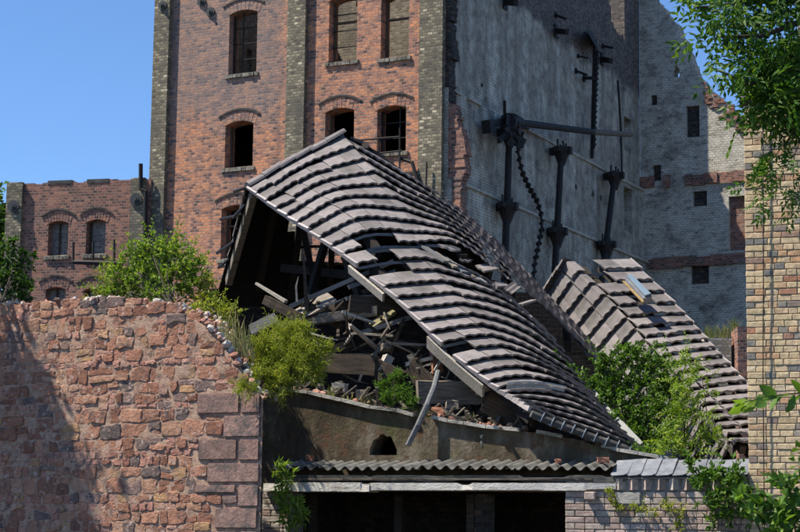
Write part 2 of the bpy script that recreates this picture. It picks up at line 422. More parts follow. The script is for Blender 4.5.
M['buff'] = piece_mat('buff_brick', [(0.0, (0.50, 0.39, 0.23)), (0.3, (0.62, 0.49, 0.30)), (0.55, (0.55, 0.42, 0.27)), (0.68, (0.48, 0.29, 0.16)), (0.78, (0.66, 0.54, 0.36)), (0.84, (0.27, 0.25, 0.21)), (0.94, (0.20, 0.195, 0.18)), (1.0, (0.40, 0.2, 0.12))],
                      ((0.26, 0.235, 0.19), 6.0, 0.54, 0.75), nscale=18, bumpd=0.006)
M['buff_joined'] = piece_mat('buff_brick', [(0.0, (0.50, 0.39, 0.23)), (0.3, (0.62, 0.49, 0.30)), (0.55, (0.55, 0.42, 0.27)), (0.68, (0.48, 0.29, 0.16)), (0.78, (0.66, 0.54, 0.36)), (0.84, (0.27, 0.25, 0.21)), (0.94, (0.20, 0.195, 0.18)), (1.0, (0.40, 0.2, 0.12))],
                      ((0.26, 0.235, 0.19), 6.0, 0.54, 0.75), nscale=18, bumpd=0.006, island=True)
M['buffjoint'] = simple_mat('sandy_mortar', (0.50, 0.43, 0.30), (0.66, 0.57, 0.42), 14, 0.95, bumpd=0.012)
M['pinkbrick'] = piece_mat('limewashed_brick', [(0.0, (0.30, 0.22, 0.18)), (0.35, (0.40, 0.31, 0.265)), (0.7, (0.46, 0.38, 0.33)), (0.85, (0.33, 0.28, 0.22)), (1.0, (0.5, 0.45, 0.4))],
                           ((0.24, 0.22, 0.15), 6.0, 0.58, 0.75), nscale=16, bumpd=0.006)
M['pinkbrick_joined'] = piece_mat('limewashed_brick', [(0.0, (0.30, 0.22, 0.18)), (0.35, (0.40, 0.31, 0.265)), (0.7, (0.46, 0.38, 0.33)), (0.85, (0.33, 0.28, 0.22)), (1.0, (0.5, 0.45, 0.4))],
                           ((0.24, 0.22, 0.15), 6.0, 0.58, 0.75), nscale=16, bumpd=0.006, island=True)
def plaster():
    m, nt, b = newmat('mossy_stained_plaster', 0.95)
    co = objco(nt)
    c = ramp(nt, noise(nt, scaled(nt, co, (1, 1, 0.5)), 2.4, 7, 0.7), [(0.3, (0.035, 0.03, 0.02)), (0.5, (0.095, 0.075, 0.048)), (0.7, (0.24, 0.21, 0.16))])
    f = nd(nt, 'ShaderNodeMapRange', {'Value': noise(nt, co, 4.2, 6, 0.7), 'From Min': 0.56, 'From Max': 0.62})
    c = mixc(nt, mth(nt, 'MULTIPLY', f.outputs[0], 0.8), c, (0.12, 0.06, 0.036))
    g = nd(nt, 'ShaderNodeMapRange', {'Value': noise(nt, co, 1.7, 5, 0.7), 'From Min': 0.54, 'From Max': 0.66})
    c = mixc(nt, mth(nt, 'MULTIPLY', g.outputs[0], 0.6), c, (0.10, 0.115, 0.035))
    nt.links.new(c, b.inputs['Base Color'])
    bump(nt, b, noise(nt, co, 12, 6, 0.75), 1.0, 0.03)
    return m
M['plaster'] = plaster()
M['earth'] = simple_mat('dark_debris_soil', (0.03, 0.026, 0.02), (0.09, 0.075, 0.055), 8, 0.95, bumpd=0.03)
M['grass'] = leaf_mat('grass_blade', (0.12, 0.15, 0.03), (0.2, 0.22, 0.06), (0.42, 0.36, 0.17), 0.3)
M['leaf_bright'] = leaf_mat('bright_shrub_leaf', (0.09, 0.165, 0.02), (0.18, 0.285, 0.04), (0.33, 0.39, 0.065))
M['leaf_yellow'] = leaf_mat('yellow_green_leaf', (0.12, 0.165, 0.02), (0.25, 0.30, 0.04), (0.44, 0.42, 0.07))
M['leaf_mid'] = leaf_mat('mid_green_leaf', (0.04, 0.095, 0.013), (0.085, 0.17, 0.026), (0.15, 0.25, 0.04))
M['leaf_dark'] = leaf_mat('dark_green_leaf', (0.018, 0.05, 0.01), (0.04, 0.095, 0.016), (0.075, 0.14, 0.024))
M['leaf_ash'] = leaf_mat('ash_leaf', (0.03, 0.085, 0.014), (0.06, 0.14, 0.02), (0.13, 0.22, 0.035))
M['bark'] = simple_mat('grey_brown_bark', (0.035, 0.03, 0.022), (0.08, 0.068, 0.05), 12, 0.9, (1, 1, 0.3), 0.01)
M['white_stuff'] = simple_mat('pale_foam_board', (0.55, 0.54, 0.56), (0.72, 0.71, 0.72), 6, 0.7)
M['lead'] = simple_mat('dull_lead_sheet', (0.15, 0.16, 0.155), (0.25, 0.26, 0.25), 5, 0.55, bumpd=0.004)
M['zinc'] = simple_mat('galvanised_steel', (0.22, 0.25, 0.28), (0.38, 0.42, 0.46), 12, 0.45, metal=0.4)
M['orange'] = simple_mat('rusty_orange_strip', (0.22, 0.15, 0.06), (0.34, 0.24, 0.10), 9, 0.8)
M['redclay'] = simple_mat('broken_red_brick', (0.28, 0.12, 0.075), (0.45, 0.22, 0.14), 10, 0.9, bumpd=0.01, objvar=0.2)
def glassmat():
    m, nt, b = newmat('pale_skylight_glass', 0.12)
    b.inputs['Base Color'].default_value = (0.16, 0.22, 0.26, 1)
    b.inputs['Specular IOR Level'].default_value = 0.6
    return m
M['glass'] = glassmat()
# ------------------------------------------------------------------ ground
g = MB(); g.quad((-900, -300, 0), (900, -300, 0), (900, 1500, 0), (-900, 1500, 0))
structure(g.build('ground', M['earth']))

M['ledge'] = simple_mat('pale_ledge', (0.28, 0.26, 0.21), (0.5, 0.47, 0.4), 5, 0.95, bumpd=0.02)  # pale strips along the steps of the party wall
# ------------------------------------------------------------------ the tall mill
TH = R(26.2)
EX = Vector((math.cos(TH), -math.sin(TH), 0)); EY = Vector((math.sin(TH), math.cos(TH), 0))
FN = -EY
FP0 = at(240, 200, 48.0)
K0 = on_plane(444, 150, FP0, FN); K0.z = 0
mill = thing('mill_tower', 'tall red brick mill tower with sooty yellow pilasters and empty arched windows', 'tower', K0, -TH)
MI = MW[mill].inverted()
def fac(px, py):
    p = MI @ on_plane(px, py, FP0, FN); return p.x, p.z
def side(px, py, off=0.0):
    p = MI @ on_plane(px, py, K0 + EX * off, EX); return p.y, p.z
def sidew(px, py, off=0.0): return on_plane(px, py, K0 + EX * off, EX)

def arch_hole(x0, x1, zb, zt, rise):
    xm = (x0 + x1) / 2; hw = (x1 - x0) / 2
    return (x0, x1, zb, lambda x: zt - rise * ((x - xm) / hw) ** 2)
XL = fac(156, 60)[0]
ZT = 20.0
wins = []
for (a, b, t, bt) in ((229, 257, 10, 73), (225, 253, 121, 167), (221, 249, 205, 258), (329, 357, -4, 61), (381, 409, -7, 57), (325, 354, 108, 154), (377, 406, 105.5, 152), (321, 350, 200, 246), (373, 402, 198, 244)):
    m_ = (t + bt) / 2
    x0 = fac(a, m_)[0]; x1 = fac(b, m_)[0]
    zt = fac((a + b) / 2, t)[1]; zb = fac((a + b) / 2, bt)[1]
    wins.append((x0, x1, zb, zt))
holes = [arch_hole(x0, x1, zb, zt, 0.09) for (x0, x1, zb, zt) in wins]
w = MB(); strip_wall(w, [XL, 0], 0, lambda x: ZT, holes, 0.0, 0.5)
w.build('front_wall', M['red'], mill)
pil = [(fac(156, 60)[0], fac(171, 60)[0]), (fac(289.5, 60)[0], fac(307.5, 60)[0]), (fac(421.5, 60)[0], 0.0)]
for (a, b) in pil:
    w = MB(); w.box(a, b, -0.15, -0.003, 0, ZT); w.build('pilaster', M['yellow'], mill)
YB = side(640, 150)[0]
def flank_hole(a, b, t, bt):
    P0 = K0 + EX * (XL + 0.5)
    p = MI @ on_plane(a, bt, P0, EX); q = MI @ on_plane(b, t, P0, EX); y0, y1 = sorted((p.y, q.y))
    return (y0, y1, p.z, lambda x, z=q.z: z)
# outer and inner walls: left, back
w = MB(); strip_wall(w, [0.5, YB], 0, lambda x: ZT, [flank_hole(246.5, 252, 50, 74)], XL, XL + 0.5, axis='y'); w.build('flank_wall', M['inner'], mill)
def backhole(a, b, t, bt):
    P0 = K0 + EY * YB
    p = MI @ on_plane(a, bt, P0, FN); q = MI @ on_plane(b, t, P0, FN)
    return (p.x, q.x, p.z, lambda x, z=q.z: z)
w = MB(); strip_wall(w, [XL, -0.5], 0, lambda x: 24.0, [backhole(335, 347, -30, 5)], YB, YB + 0.5)
w.build('rear_wall', M['inner'], mill)
for zf in (wins[0][2] - 0.75, wins[1][2] - 0.7):
    w = MB(); w.box(XL + 0.5, -0.5, 0.5, YB, zf - 0.25, zf); w.build('floor_slab', M['darkwood'], mill)
w = MB(); w.box(-6.1, -0.5, 5.0, 5.35, wins[0][2] - 0.74, ZT - 0.5); w.build('partition_wall', M['inner'], mill)
# broken roof timbers seen through the top windows
for (a, b) in (((-3.9, 2.0, 16.4), (-2.4, 7.0, 20.5)), ((-6.4, 3.0, 15.5), (-6.9, 3.6, 19.8)), ((-3.2, 1.6, 15.6), (-3.0, 2.0, 19.8))):
    w = MB(); w.bar(a, b, 0.2, 0.24); w.build('roof_timber', M['darkwood'], mill)
# party wall towards the demolished wing: whitewashed inner face, thicker at each lower storey
zA = side(552, 144)[1]; zB = side(550, 224)[1]
yg0 = side(611, 20)[0]; yg1 = side(624.5, 20)[0]; zg = side(617, 31)[1]
rag = [yg0 - 1.2, yg0 - 0.9, yg0 - 0.6, yg0 - 0.35, yg0 - 0.15, yg0, yg0 + 0.25, yg0 + 0.5, yg0 + 0.9, yg1 - 0.3, yg1]
def sidetop(y):
    if y < yg0 - 1.2: return ZT
    if y < yg0: return zg + 0.5 + (yg0 - y) * 2.2
    if y < yg1: return zg + 0.25 * math.sin(9 * y) * math.sin(4 * y)
    return ZT + 2
def shole(a, b, t, bt, off=0):
    m_ = (t + bt) / 2
    y0 = side(a, m_, off)[0]; y1 = side(b, m_, off)[0]
    return (y0, y1, side((a + b) / 2, bt, off)[1], lambda y, z=side((a + b) / 2, t, off)[1]: z)
w = MB(); strip_wall(w, [0.5] + rag + [YB + 0.0], zA, sidetop, [shole(624, 631, 118, 152)], 0.0, -0.5, axis='y'); w.build('party_wall', M['wash'], mill)
w = MB(); strip_wall(w, [0.0, YB], zB, lambda y: zA - 0.002, [shole(623, 631, 188, 232, 0.07)], 0.10, -0.5, axis='y'); w.build('party_wall', M['wash'], mill)
w = MB(); strip_wall(w, [0.0, YB], 0, lambda y: zB - 0.002, [], 0.22, -0.5, axis='y'); w.build('party_wall', M['wash'], mill)
for (a, b, t, bt, off) in ((622.5, 632.5, 116, 154, 0), (621.5, 632.5, 186, 234, 0.07)):
    h = shole(a, b, t, bt, off)
    w = MB(); w.box(-0.3, -0.26, h[0], h[1], h[2], h[3](0)); w.build('blocked_opening', M['gable'], mill)
for (zz_, off) in ((zA, 0.10), (zB, 0.22)):
    y_ = 0.3; rr_ = random.Random(int(zz_ * 10))
    while y_ < YB - 0.2:
        L_ = rr_.uniform(0.4, 1.4)
        if rr_.random() < 0.93:
            w = MB(); w.box(off - 0.2, off + 0.05 + rr_.uniform(-0.015, 0.02), y_, min(YB - 0.01, y_ + L_ - 0.01), zz_ - 0.06, zz_ + 0.02 + rr_.uniform(-0.02, 0.015)); w.build('ledge_stone', M['ledge'], mill)
        y_ += L_
# torn stub of the vanished front wall: courses broken off at random
prof = [(-60, 450), (0, 451), (30, 449), (60, 452), (80, 448), (108, 450), (125, 458), (150, 463), (182, 466), (187, 460), (205, 461), (230, 458), (300, 462)]
w = MB(); z = 0.0; k = 0; rr = random.Random(3)
lo = MB()
while z < ZT:
    hh = 0.077 * rr.choice((1, 1, 2))
    py = 540 - (z - 1.6) / 46.5 * FPX
    px = np.interp(py, [p[0] for p in prof], [p[1] for p in prof])
    x1 = max(0.03, fac(px, min(max(py, 0), 320))[0] + rr.uniform(-0.06, 0.05))
    tgt = lo if py > 108 else w
    tgt.box(0.0 if py < 108 else 0.002, x1, 0.02 + rr.uniform(0, 0.03), 0.38, z, min(z + hh - 0.004, ZT)); z += hh
w.build('torn_masonry', M['darkbrick'], mill); lo.build('torn_masonry', M['red2'], mill)

def window_trim(parent, x0, x1, zb, zt, rise, mats=('red', 'yellow'), grille=True, depth=0.22, y=0.0, sill=True):
    xm = (x0 + x1) / 2; hw = (x1 - x0) / 2
    n = 9
    w = MB()     # arch of upright bricks
    for i in range(n):
        a = x0 - 0.06 + (x1 - x0 + 0.12) * i / n; b = x0 - 0.06 + (x1 - x0 + 0.12) * (i + 1) / n - 0.012
        za = zt - rise * ((a - xm) / hw) ** 2; zb_ = zt - rise * ((b - xm) / hw) ** 2
        d = ((a + b) / 2 - xm) * 0.22
        pr = 0.003 + random.random() * 0.006
        w.hexa([(a, y - pr, za + 0.004), (b, y - pr, zb_ + 0.004), (b, y + 0.1, zb_ + 0.004), (a, y + 0.1, za + 0.004),
                (a + d, y - pr, za + 0.26), (b + d, y - pr, zb_ + 0.26), (b + d, y + 0.1, zb_ + 0.26), (a + d, y + 0.1, za + 0.26)])
    w.build('window_arch', M[mats[0]], parent)
    w = MB()     # projecting hood course
    n = 10
    for i in range(n):
        a = x0 - 0.2 + (x1 - x0 + 0.4) * i / n; b = x0 - 0.2 + (x1 - x0 + 0.4) * (i + 1) / n
        za = zt + 0.29 - rise * ((a - xm) / hw) ** 2 * 0.9; zb_ = zt + 0.29 - rise * ((b - xm) / hw) ** 2 * 0.9
        w.hexa([(a, y - 0.03, za), (b, y - 0.03, zb_), (b, y - 0.003, zb_), (a, y - 0.003, za), (a, y - 0.025, za + 0.05), (b, y - 0.025, zb_ + 0.05), (b, y - 0.003, zb_ + 0.06), (a, y - 0.003, za + 0.06)])
    w.build('hood_course', M['darkbrick'], parent)
    if sill:
        s = None
        w = MB(); n = 8
        for i in range(n):
            a = x0 - 0.08 + (x1 - x0 + 0.16) * i / n; b = x0 - 0.08 + (x1 - x0 + 0.16) * (i + 1) / n - 0.012
            j = random.uniform(-0.015, 0.01)
            w.hexa([(a, y - 0.05 + j, zb - 0.11), (b, y - 0.05 + j, zb - 0.11), (b, y + 0.2, zb - 0.10), (a, y + 0.2, zb - 0.10),
                    (a, y - 0.05 + j, zb - 0.02), (b, y - 0.05 + j, zb - 0.02), (b, y + 0.2, zb + 0.05), (a, y + 0.2, zb + 0.05)])
        w.build('window_sill', M['sillmix'], parent)
    if grille is not None:
        w = MB(); d_ = y + depth + 0.04
        w.box(x0, x0 + 0.055, d_, d_ + 0.07, zb, zt - rise); w.box(x1 - 0.055, x1, d_, d_ + 0.07, zb, zt - rise); w.box(x0 + 0.055, x1 - 0.055, d_, d_ + 0.07, zb, zb + 0.06)
        if random.random() < 0.7: w.box(x0 + 0.055, x1 - 0.055, d_, d_ + 0.07, zb + (zt - zb) * 0.62, zb + (zt - zb) * 0.62 + 0.05)
        w.build('window_frame', M['framewood'], parent)
    if grille:
        w = MB()
        for t in (0.04, 0.35, 0.66, 0.96):
            if random.random() < 0.45: continue
            x = x0 + (x1 - x0) * t; w.box(x - 0.014, x + 0.014, y + depth, y + depth + 0.03, zb, zt - rise * ((x - xm) / hw) ** 2)
        nrow = max(2, round((zt - zb) / 0.4))
        for i in range(1, nrow):
            zz = zb + (zt - zb) * i / nrow; w.box(x0, x1, y + depth - 0.004, y + depth + 0.025, zz - 0.012, zz + 0.012)
        w.build('window_grille', M['iron'], parent)
M['framewood'] = simple_mat('old_brown_frame', (0.05, 0.035, 0.025), (0.13, 0.095, 0.07), 8, 0.85, (4, 4, 0.4))
M['sillmix'] = simple_mat('mossy_sill_brick', (0.02, 0.02, 0.018), (0.34, 0.32, 0.26), 7, 0.9, (1, 1, 1))
for i, (x0, x1, zb, zt) in enumerate(wins):
    window_trim(mill, x0, x1, zb, zt, 0.09, grille=(i in (0, 3, 6, 7)))
def tie_plate(parent, x, y, z, r=0.13):
    w = MB(); w.disc((x, y - 0.02, z), (0, 1, 0), r, 0.04, 14); w.disc((x, y - 0.055, z), (0, 1, 0), r * 0.55, 0.04, 12); w.disc((x, y - 0.09, z), (0, 1, 0), r * 0.28, 0.06, 8)
    w.build('tie_plate', M['castiron'], parent)
for (px, py, y) in ((166, 7, -0.15), (202, 1.5, 0), (211, 12, 0)):
    x, z = fac(px, py); tie_plate(mill, x, y - 0.003, z)
# small iron railing and down pipe by the lower right window
w = MB()
for (a, b) in (((359, 143), (359, 168)), ((384, 141), (384, 160)), ((405, 130), (405, 170)), ((359, 143), (405, 139)), ((372, 157), (407, 153))):
    p = fac(*a); q = fac(*b); w.tube([(p[0], -0.3, p[1]), (q[0], -0.3, q[1])], 0.022, 6)
w.build('window_railing', M['iron'], mill)
w = MB(); w.tube([(fac(a, b)[0], -0.22, fac(a, b)[1]) for (a, b) in ((405, 160), (416, 164), (420, 178), (424, 190), (427, 206))], 0.05, 8)
w.tube([(fac(a, b)[0], -0.25, fac(a, b)[1]) for (a, b) in ((431, 164), (430, 205))], 0.025, 6); w.build('down_pipe', M['iron'], mill)
# iron brackets left on the party wall
for (a, b, t) in (((505, 2), (516, 3), 0.13), ((556, 15), (566, 19), 0.05), ((556, 31), (567, 32), 0.12), ((602, 59), (611, 61), 0.12), ((578, 56), (588, 58), 0.04), ((576, 71), (587, 75), 0.05), ((584, 78), (594, 78), 0.07), ((603, 46), (613, 48), 0.05)):
    p = MI @ sidew(*a, 0.02); q = MI @ sidew(*b, 0.55)
    w = MB(); w.bar(p, q, t, t * 1.3); w.box(0.003, 0.05, p.y - t, p.y + t, p.z - t * 1.6, p.z + t * 1.6)
    w.build('wall_bracket', M['iron'], mill)
for (a, b) in ((575, 187), (592, 194), (600, 198), (484, 85)):
    p = MI @ sidew(a, b, 0.07); w = MB(); w.disc((0.085 if b > 100 else 0.015, p.y, p.z), (1, 0, 0), 0.1 if b > 100 else 0.05, 0.03, 8); w.build('tie_plate', M['iron'], mill)
p0 = MI @ sidew(618, 80, 0.03); p1 = MI @ sidew(621, 130, 0.03); p2 = MI @ sidew(622, 180, 0.1)
w = MB(); w.tube([p0, p1, p2], 0.03, 5); w.build('wall_cable', M['iron'], mill)

# ------------------------------------------------------------------ iron columns and gear in front of the party wall
def iron_column(top, low, brk, label, lean=0.0):
    OFF = 0.5
    pt = sidew(*top, OFF); pb = sidew(*brk, OFF); pl = sidew(*low, OFF)
    d = (pl - pt).normalized()
    foot = pt + d * ((pt.z) / -d.z)
    t = thing('iron_column', label, 'column', foot, -TH, 'cast iron columns along the whitewashed wall')
    w = MB(); w.tube([foot, pb - d * 0.0, pb, pt], [0.11, 0.095, 0.095, 0.085], 10); w.build('shaft', M['iron'], t, True)
    for (q, nm, s) in ((pt, 'capital', 1.0), (pb, 'bracket_collar', 1.1)):
        w = MB()
        w.tube([q - Vector((0, 0, 0.42 * s)), q - Vector((0, 0, 0.12)), q + Vector((0, 0, 0.02)), q + Vector((0, 0, 0.1))], [0.09, 0.2 * s, 0.25 * s, 0.25 * s], 10)
        w.bar(q + EY * -0.4 * s, q + EY * 0.4 * s, 0.16, 0.13); w.bar(q - EX * 0.34, q + EX * 0.3, 0.16, 0.2)
        for k in (-0.3, -0.1, 0.12, 0.33): w.bar(q + EY * k + Vector((0, 0, 0.08)), q + EY * k + Vector((0, 0, 0.25 + 0.1 * math.sin(k * 20))), 0.05, 0.05)
        w.build(nm, M['iron'], t, True)
    return t
iron_column((509.5, 132), (505, 260), (507, 207), 'black cast iron column carrying the tangled gear head on the whitewashed wall')
iron_column((561.5, 151), (555.5, 262), (557, 232), 'black cast iron column with splayed capital between the gear column and the leaning one')
iron_column((614.5, 176), (604.5, 262), (606, 245), 'leaning black cast iron column closest to the ruined gable wall')
gp = sidew(509, 128, 0.5)
gear = thing('gear_head', 'tangled black iron gear head with pulley on top of a column', 'machinery', gp, -TH)
w = MB(); w.bar(sidew(487, 126, 0.4), sidew(509, 119, 0.5), 0.13, 0.16); w.bar(sidew(486, 127, 0.4), sidew(491, 126, 0.42), 0.24, 0.34); w.build('bearing_arm', M['iron'], gear, True)
w = MB(); w.disc(sidew(510, 123, 0.55), EY, 0.24, 0.34, 14); w.disc(sidew(516, 121, 0.6), EY, 0.16, 0.5, 12); w.build('pulley', M['iron'], gear, True)
w = MB(); w.hexa([sidew(a, b, o) for o in (0.35, 0.65) for (a, b) in ((504, 138), (514, 136), (518, 120), (507, 114))]); w.build('housing', M['iron'], gear, True)
w = MB()
for (a, b) in (((514, 135), (525, 142)), ((512, 142), (523, 146)), ((506, 134), (499, 141))):
    w = MB(); w.bar(sidew(*a, 0.65), sidew(*b, 0.85), 0.1, 0.12); w.build('lever', M['iron'], gear, True)
rr_ = random.Random(2)
for k in range(9):
    a = sidew(rr_.uniform(500, 520), rr_.uniform(114, 142), rr_.uniform(0.4, 0.9)); b = a + EY * rr_.uniform(-0.35, 0.35) + EX * rr_.uniform(-0.1, 0.3) + Vector((0, 0, rr_.uniform(-0.3, 0.3)))
    w = MB(); w.tube([a, b], rr_.uniform(0.02, 0.05), 6); w.build('rod', M['iron'], gear, True)
for k in range(5):
    a = sidew(rr_.uniform(500, 520), rr_.uniform(116, 144), rr_.uniform(0.7, 0.95)); w = MB(); w.disc(a, EX + EY * rr_.uniform(-1, 1), rr_.uniform(0.06, 0.14), 0.06, 10); w.build('flange', M['iron'], gear, True)
sp0 = sidew(518, 122.5, 0.62); sp1 = sidew(593, 132, 1.0); sp2 = sidew(631, 134.5, 1.05)
sh = thing('drive_shaft', 'long horizontal pole with a bleached end reaching across the whitewashed wall', 'shaft', sp0, 0)
w = MB(); w.tube([sp0, sp0.lerp(sp1, 0.5), sp1], [0.10, 0.09, 0.085], 8); w.build('shaft', M['iron'], sh, True)
w = MB(); w.tube([sp1, sp2], [0.085, 0.08], 8); w.build('wooden_end', M['wood'], sh, True)
def paddle_chain(pts, name, label, r, step, parent=None):
    P = [Vector(p) for p in pts]
    # resample
    L = [0]
    for a, b in zip(P[:-1], P[1:]): L.append(L[-1] + (b - a).length)
    def ev(s):
        i = max(0, min(len(P) - 2, int(np.searchsorted(L, s)) - 1)); t = (s - L[i]) / (L[i + 1] - L[i]); return P[i].lerp(P[i + 1], t)
    t = thing(name, label, 'chain', P[-1], 0)
    w = MB(); w.tube([ev(L[-1] * k / 24) for k in range(25)], 0.035, 6); w.build('chain', M['iron'], t, True)
    s = step / 2
    while s < L[-1]:
        a = ev(s); d = (ev(min(s + 0.02, L[-1])) - ev(max(s - 0.02, 0))).normalized()
        w = MB(); sx = EX * (0.6) - EY * 0.2 + Vector((0, 0, 0.3))
        w.disc(a, d + Vector((0.5, 0, 0.3)), r, 0.05, 8); w.build('paddle', M['iron'], t, True); s += step
    return t
paddle_chain([sidew(a, b, 0.8) for (a, b) in ((517, 138), (518.5, 155), (522, 172), (529, 187), (537, 201), (541, 214), (542, 228), (538.5, 245), (535, 262), (533, 285))],
             'paddle_chain', 'hanging black chain with round paddles curving down from the gear head', 0.085, 0.22)
paddle_chain([sidew(a, b, 0.4) for (a, b) in ((597.5, 50), (595.5, 100), (594, 148))], 'paddle_chain', 'straight black paddle chain beside the upright bar below the hopper', 0.075, 0.17)
ub = thing('hopper_bar', 'upright black iron bar under a small wedge shaped hopper on the whitewashed wall', 'bar', sidew(592, 158, 0.3), 0)
w = MB(); w.tube([sidew(595, 40, 0.3), sidew(592, 158, 0.3)], 0.06, 6); w.build('bar', M['iron'], ub, True)
w = MB(); w.hexa([sidew(a, b, o) for o in (0.05, 0.5) for (a, b) in ((596, 47), (598, 47), (592, 31), (587, 31))]); w.build('hopper', M['iron'], ub, True)

# ------------------------------------------------------------------ ruined gable wall behind
GP = K0 + EY * YB; 
gab = thing('ruined_gable_wall', 'ruined gable wall of peeling whitish brick with a broken stepped edge', 'wall', (GP.x, GP.y, 0), -TH)
GI = MW[gab].inverted()
def gw(px, py):
    p = GI @ on_plane(px, py, GP, FN); return p.x, p.z
tp = [gw(*q) for q in ((640, -70), (655, 0), (665, 12), (678, 27), (684, 40), (690, 55), (697, 72), (703, 83), (715, 95), (728, 106), (738, 117), (746, 130), (765, 160), (800, 205))]
GXMAX = tp[-1][0]
def gtop(x):
    z = np.interp(x, [q[0] for q in tp], [q[1] for q in tp]) + 0.12 * mnoise.noise(Vector((x * 4.1, 3.7, 0))) + 0.08 * mnoise.noise(Vector((x * 17, 0, 0)))
    return round(z / 0.077) * 0.077
gx = [0.002]
rr = random.Random(8)
while gx[-1] < GXMAX: gx.append(gx[-1] + rr.choice((0.06, 0.12, 0.12, 0.18)))
def ghole(a, b, t, bt):
    m_ = (t + bt) / 2
    return (gw(a, m_)[0], gw(b, m_)[0], gw((a + b) / 2, bt)[1], lambda x, z=gw((a + b) / 2, t)[1]: z)
def ghole_rag(a, b, t, bt):
    m_ = (t + bt) / 2; x0 = gw(a, m_)[0]; x1 = gw(b, m_)[0]; zt = gw((a + b) / 2, t)[1]
    return (x0, x1, gw((a + b) / 2, bt)[1], lambda x: zt - 0.16 * abs((x - (x0 + x1) / 2) / (x1 - x0) * 2) ** 2 - 0.05 * math.sin(60 * x))
blk = [(686.5, 699.5, 106, 137), (693, 707, 191, 206), (691, 709, 264, 284), (729, 745, 196, 250), (651, 657, 95, 105), (653, 661, 165, 181)]
hl = [ghole_rag(673.5, 679.5, 66, 77)] + [ghole(*b) for b in blk]
w = MB(); strip_wall(w, gx, 0, gtop, hl, 0, 0.5); w.build('masonry', M['gable'], gab)
for i, b in enumerate(blk):
    h = ghole(*b); w = MB(); w.box(h[0] - 0.05, h[1] + 0.05, 0.13, 0.3, h[2] - 0.05, h[3](0) + 0.05)
    w.build('blocked_window' if i < 3 else 'niche', M['darkbrick'] if i != 3 else M['redband'], gab)
for (t, b, pr) in ((178, 190, 0.12), (259, 271, 0.14)):
    za = gw(641, t)[1]; zb_ = gw(641, b)[1]
    w = MB(); x = 0.06 if False else 0.003; rr2 = random.Random(t)
    while x < GXMAX - 0.3:
        L_ = rr2.uniform(0.18, 0.5); j = rr2.uniform(-0.05, 0.02)
        if rr2.random() < 0.9: w.box(x, x + L_ - 0.006, -pr + rr2.uniform(0, 0.08), -0.002, zb_ + rr2.uniform(0, 0.07), za + j)
        x += L_
    w.build('brick_ledge', M['redband'], gab)
# crumbling red brickwork on the broken edge
w = MB(); rr2 = random.Random(2)
for i in range(60):
    x = rr2.uniform(gw(703, 85)[0], gw(750, 134)[0]); z = gtop(x) - rr2.uniform(0, 0.55)
    x += rr2.uniform(-0.05, 0.05); a = rr2.uniform(0.1, 0.24)
    w.box(x, x + a, -0.03 - rr2.random() * 0.04, -0.002, z - 0.07, z)
w.build('broken_edge', M['redband'], gab)

# brick pier in front of it
pr0 = at(704, 338, 43); pr1 = at(731, 338, 43); pr2 = at(732, 330, 43.3); pr3 = at(760, 330, 43.3)
pier = thing('brick_pier', 'low pier of cream and red brick with grass growing on top', 'pier', (pr0.x, 43, 0), 0)
w = MB(); w.box(pr0.x, pr1.x, 43, 43.5, 0, pr0.z); w.build('cream_masonry', brick_mat('cream_brick', [(0, (0.3, 0.26, 0.18)), (0.6, (0.5, 0.45, 0.34)), (1, (0.6, 0.55, 0.44))], (0.2, 0.18, 0.14)), pier, True)
w = MB(); w.box(pr2.x, pr3.x, 42.6, 43.4, 0, pr2.z); w.build('red_masonry', M['red2'], pier, True)

# ------------------------------------------------------------------ low annex at the left of the mill
AT = R(14)
AP = at(150, 230, 49.0); AN = Vector((-math.sin(AT), -math.cos(AT), 0))
ann = thing('brick_annex', 'low red brick annex with bricked up arched windows and flat broken parapet', 'building', (AP.x, AP.y, 0), -AT)
AI = MW[ann].inverted()
def an(px, py):
    p = AI @ on_plane(px, py, AP, AN); return p.x, p.z
ztopA = an(80, 181.5)[1]; xa0 = an(8, 230)[0]
aw = []
for (a, b, t, bt) in ((48, 68, 221, 255.5), (86, 105.5, 219.5, 254), (45, 65, 287, 322), (83, 102.5, 288, 322)):
    m_ = (t + bt) / 2; aw.append((an(a, m_)[0], an(b, m_)[0], an((a + b) / 2, bt)[1], an((a + b) / 2, t)[1]))
AH = [arch_hole(*q, 0.07) for q in aw]
xs = list(np.arange(xa0, -0.05, 0.24)) + [-0.01]
rr2 = random.Random(4)
tops = {}
def atop(x):
    k = int((x - xa0) / 0.24)
    return ztopA + (0.03 if 4 < k < 7 or 11 < k < 14 else 0.0) - (0.03 if (k * 7) % 5 == 1 else 0.0)
w = MB(); strip_wall(w, xs, 0, atop, AH, 0, 0.45); w.build('front_wall', M['red2'], ann)
w = MB(); w.box(xa0, xa0 + 0.4, 0.452, 9, 0, ztopA - 0.1); w.build('flank_wall', M['red2'], ann)
w = MB(); w.box(xa0 + 0.4, -0.01, 8.6, 9, 0, ztopA - 0.3); w.build('rear_wall', M['inner'], ann)
for (a, b) in ((an(8.5, 230)[0] - 0.05, an(22.5, 230)[0]), (an(131, 230)[0], an(145, 230)[0])):
    w = MB(); w.box(a, b, -0.12, -0.003, 0, ztopA + 0.02); w.build('pilaster', M['yellow'], ann)
for i, (x0, x1, zb, zt) in enumerate(aw):
    window_trim(ann, x0, x1, zb, zt, 0.07, ('red2', 'yellow'), None)
    w = MB(); w.box(x0 - 0.04, x1 + 0.04, 0.26, 0.42, zb - 0.1, zt + 0.1); w.build('window_infill', M['blind'], ann)
    w = MB(); xm = x0 + (x1 - x0) * (0.42 if i % 2 == 0 else 0.1); w.box(xm - 0.02, xm + 0.02, 0.2, 0.24, zb, zt - 0.03); w.build('window_bar', M['darkwood'], ann)
for (px, py) in ((15.6, 207.5), (138, 200.5)):
    x, z = an(px, py); tie_plate(ann, x, -0.123, z, 0.17)
w = MB()
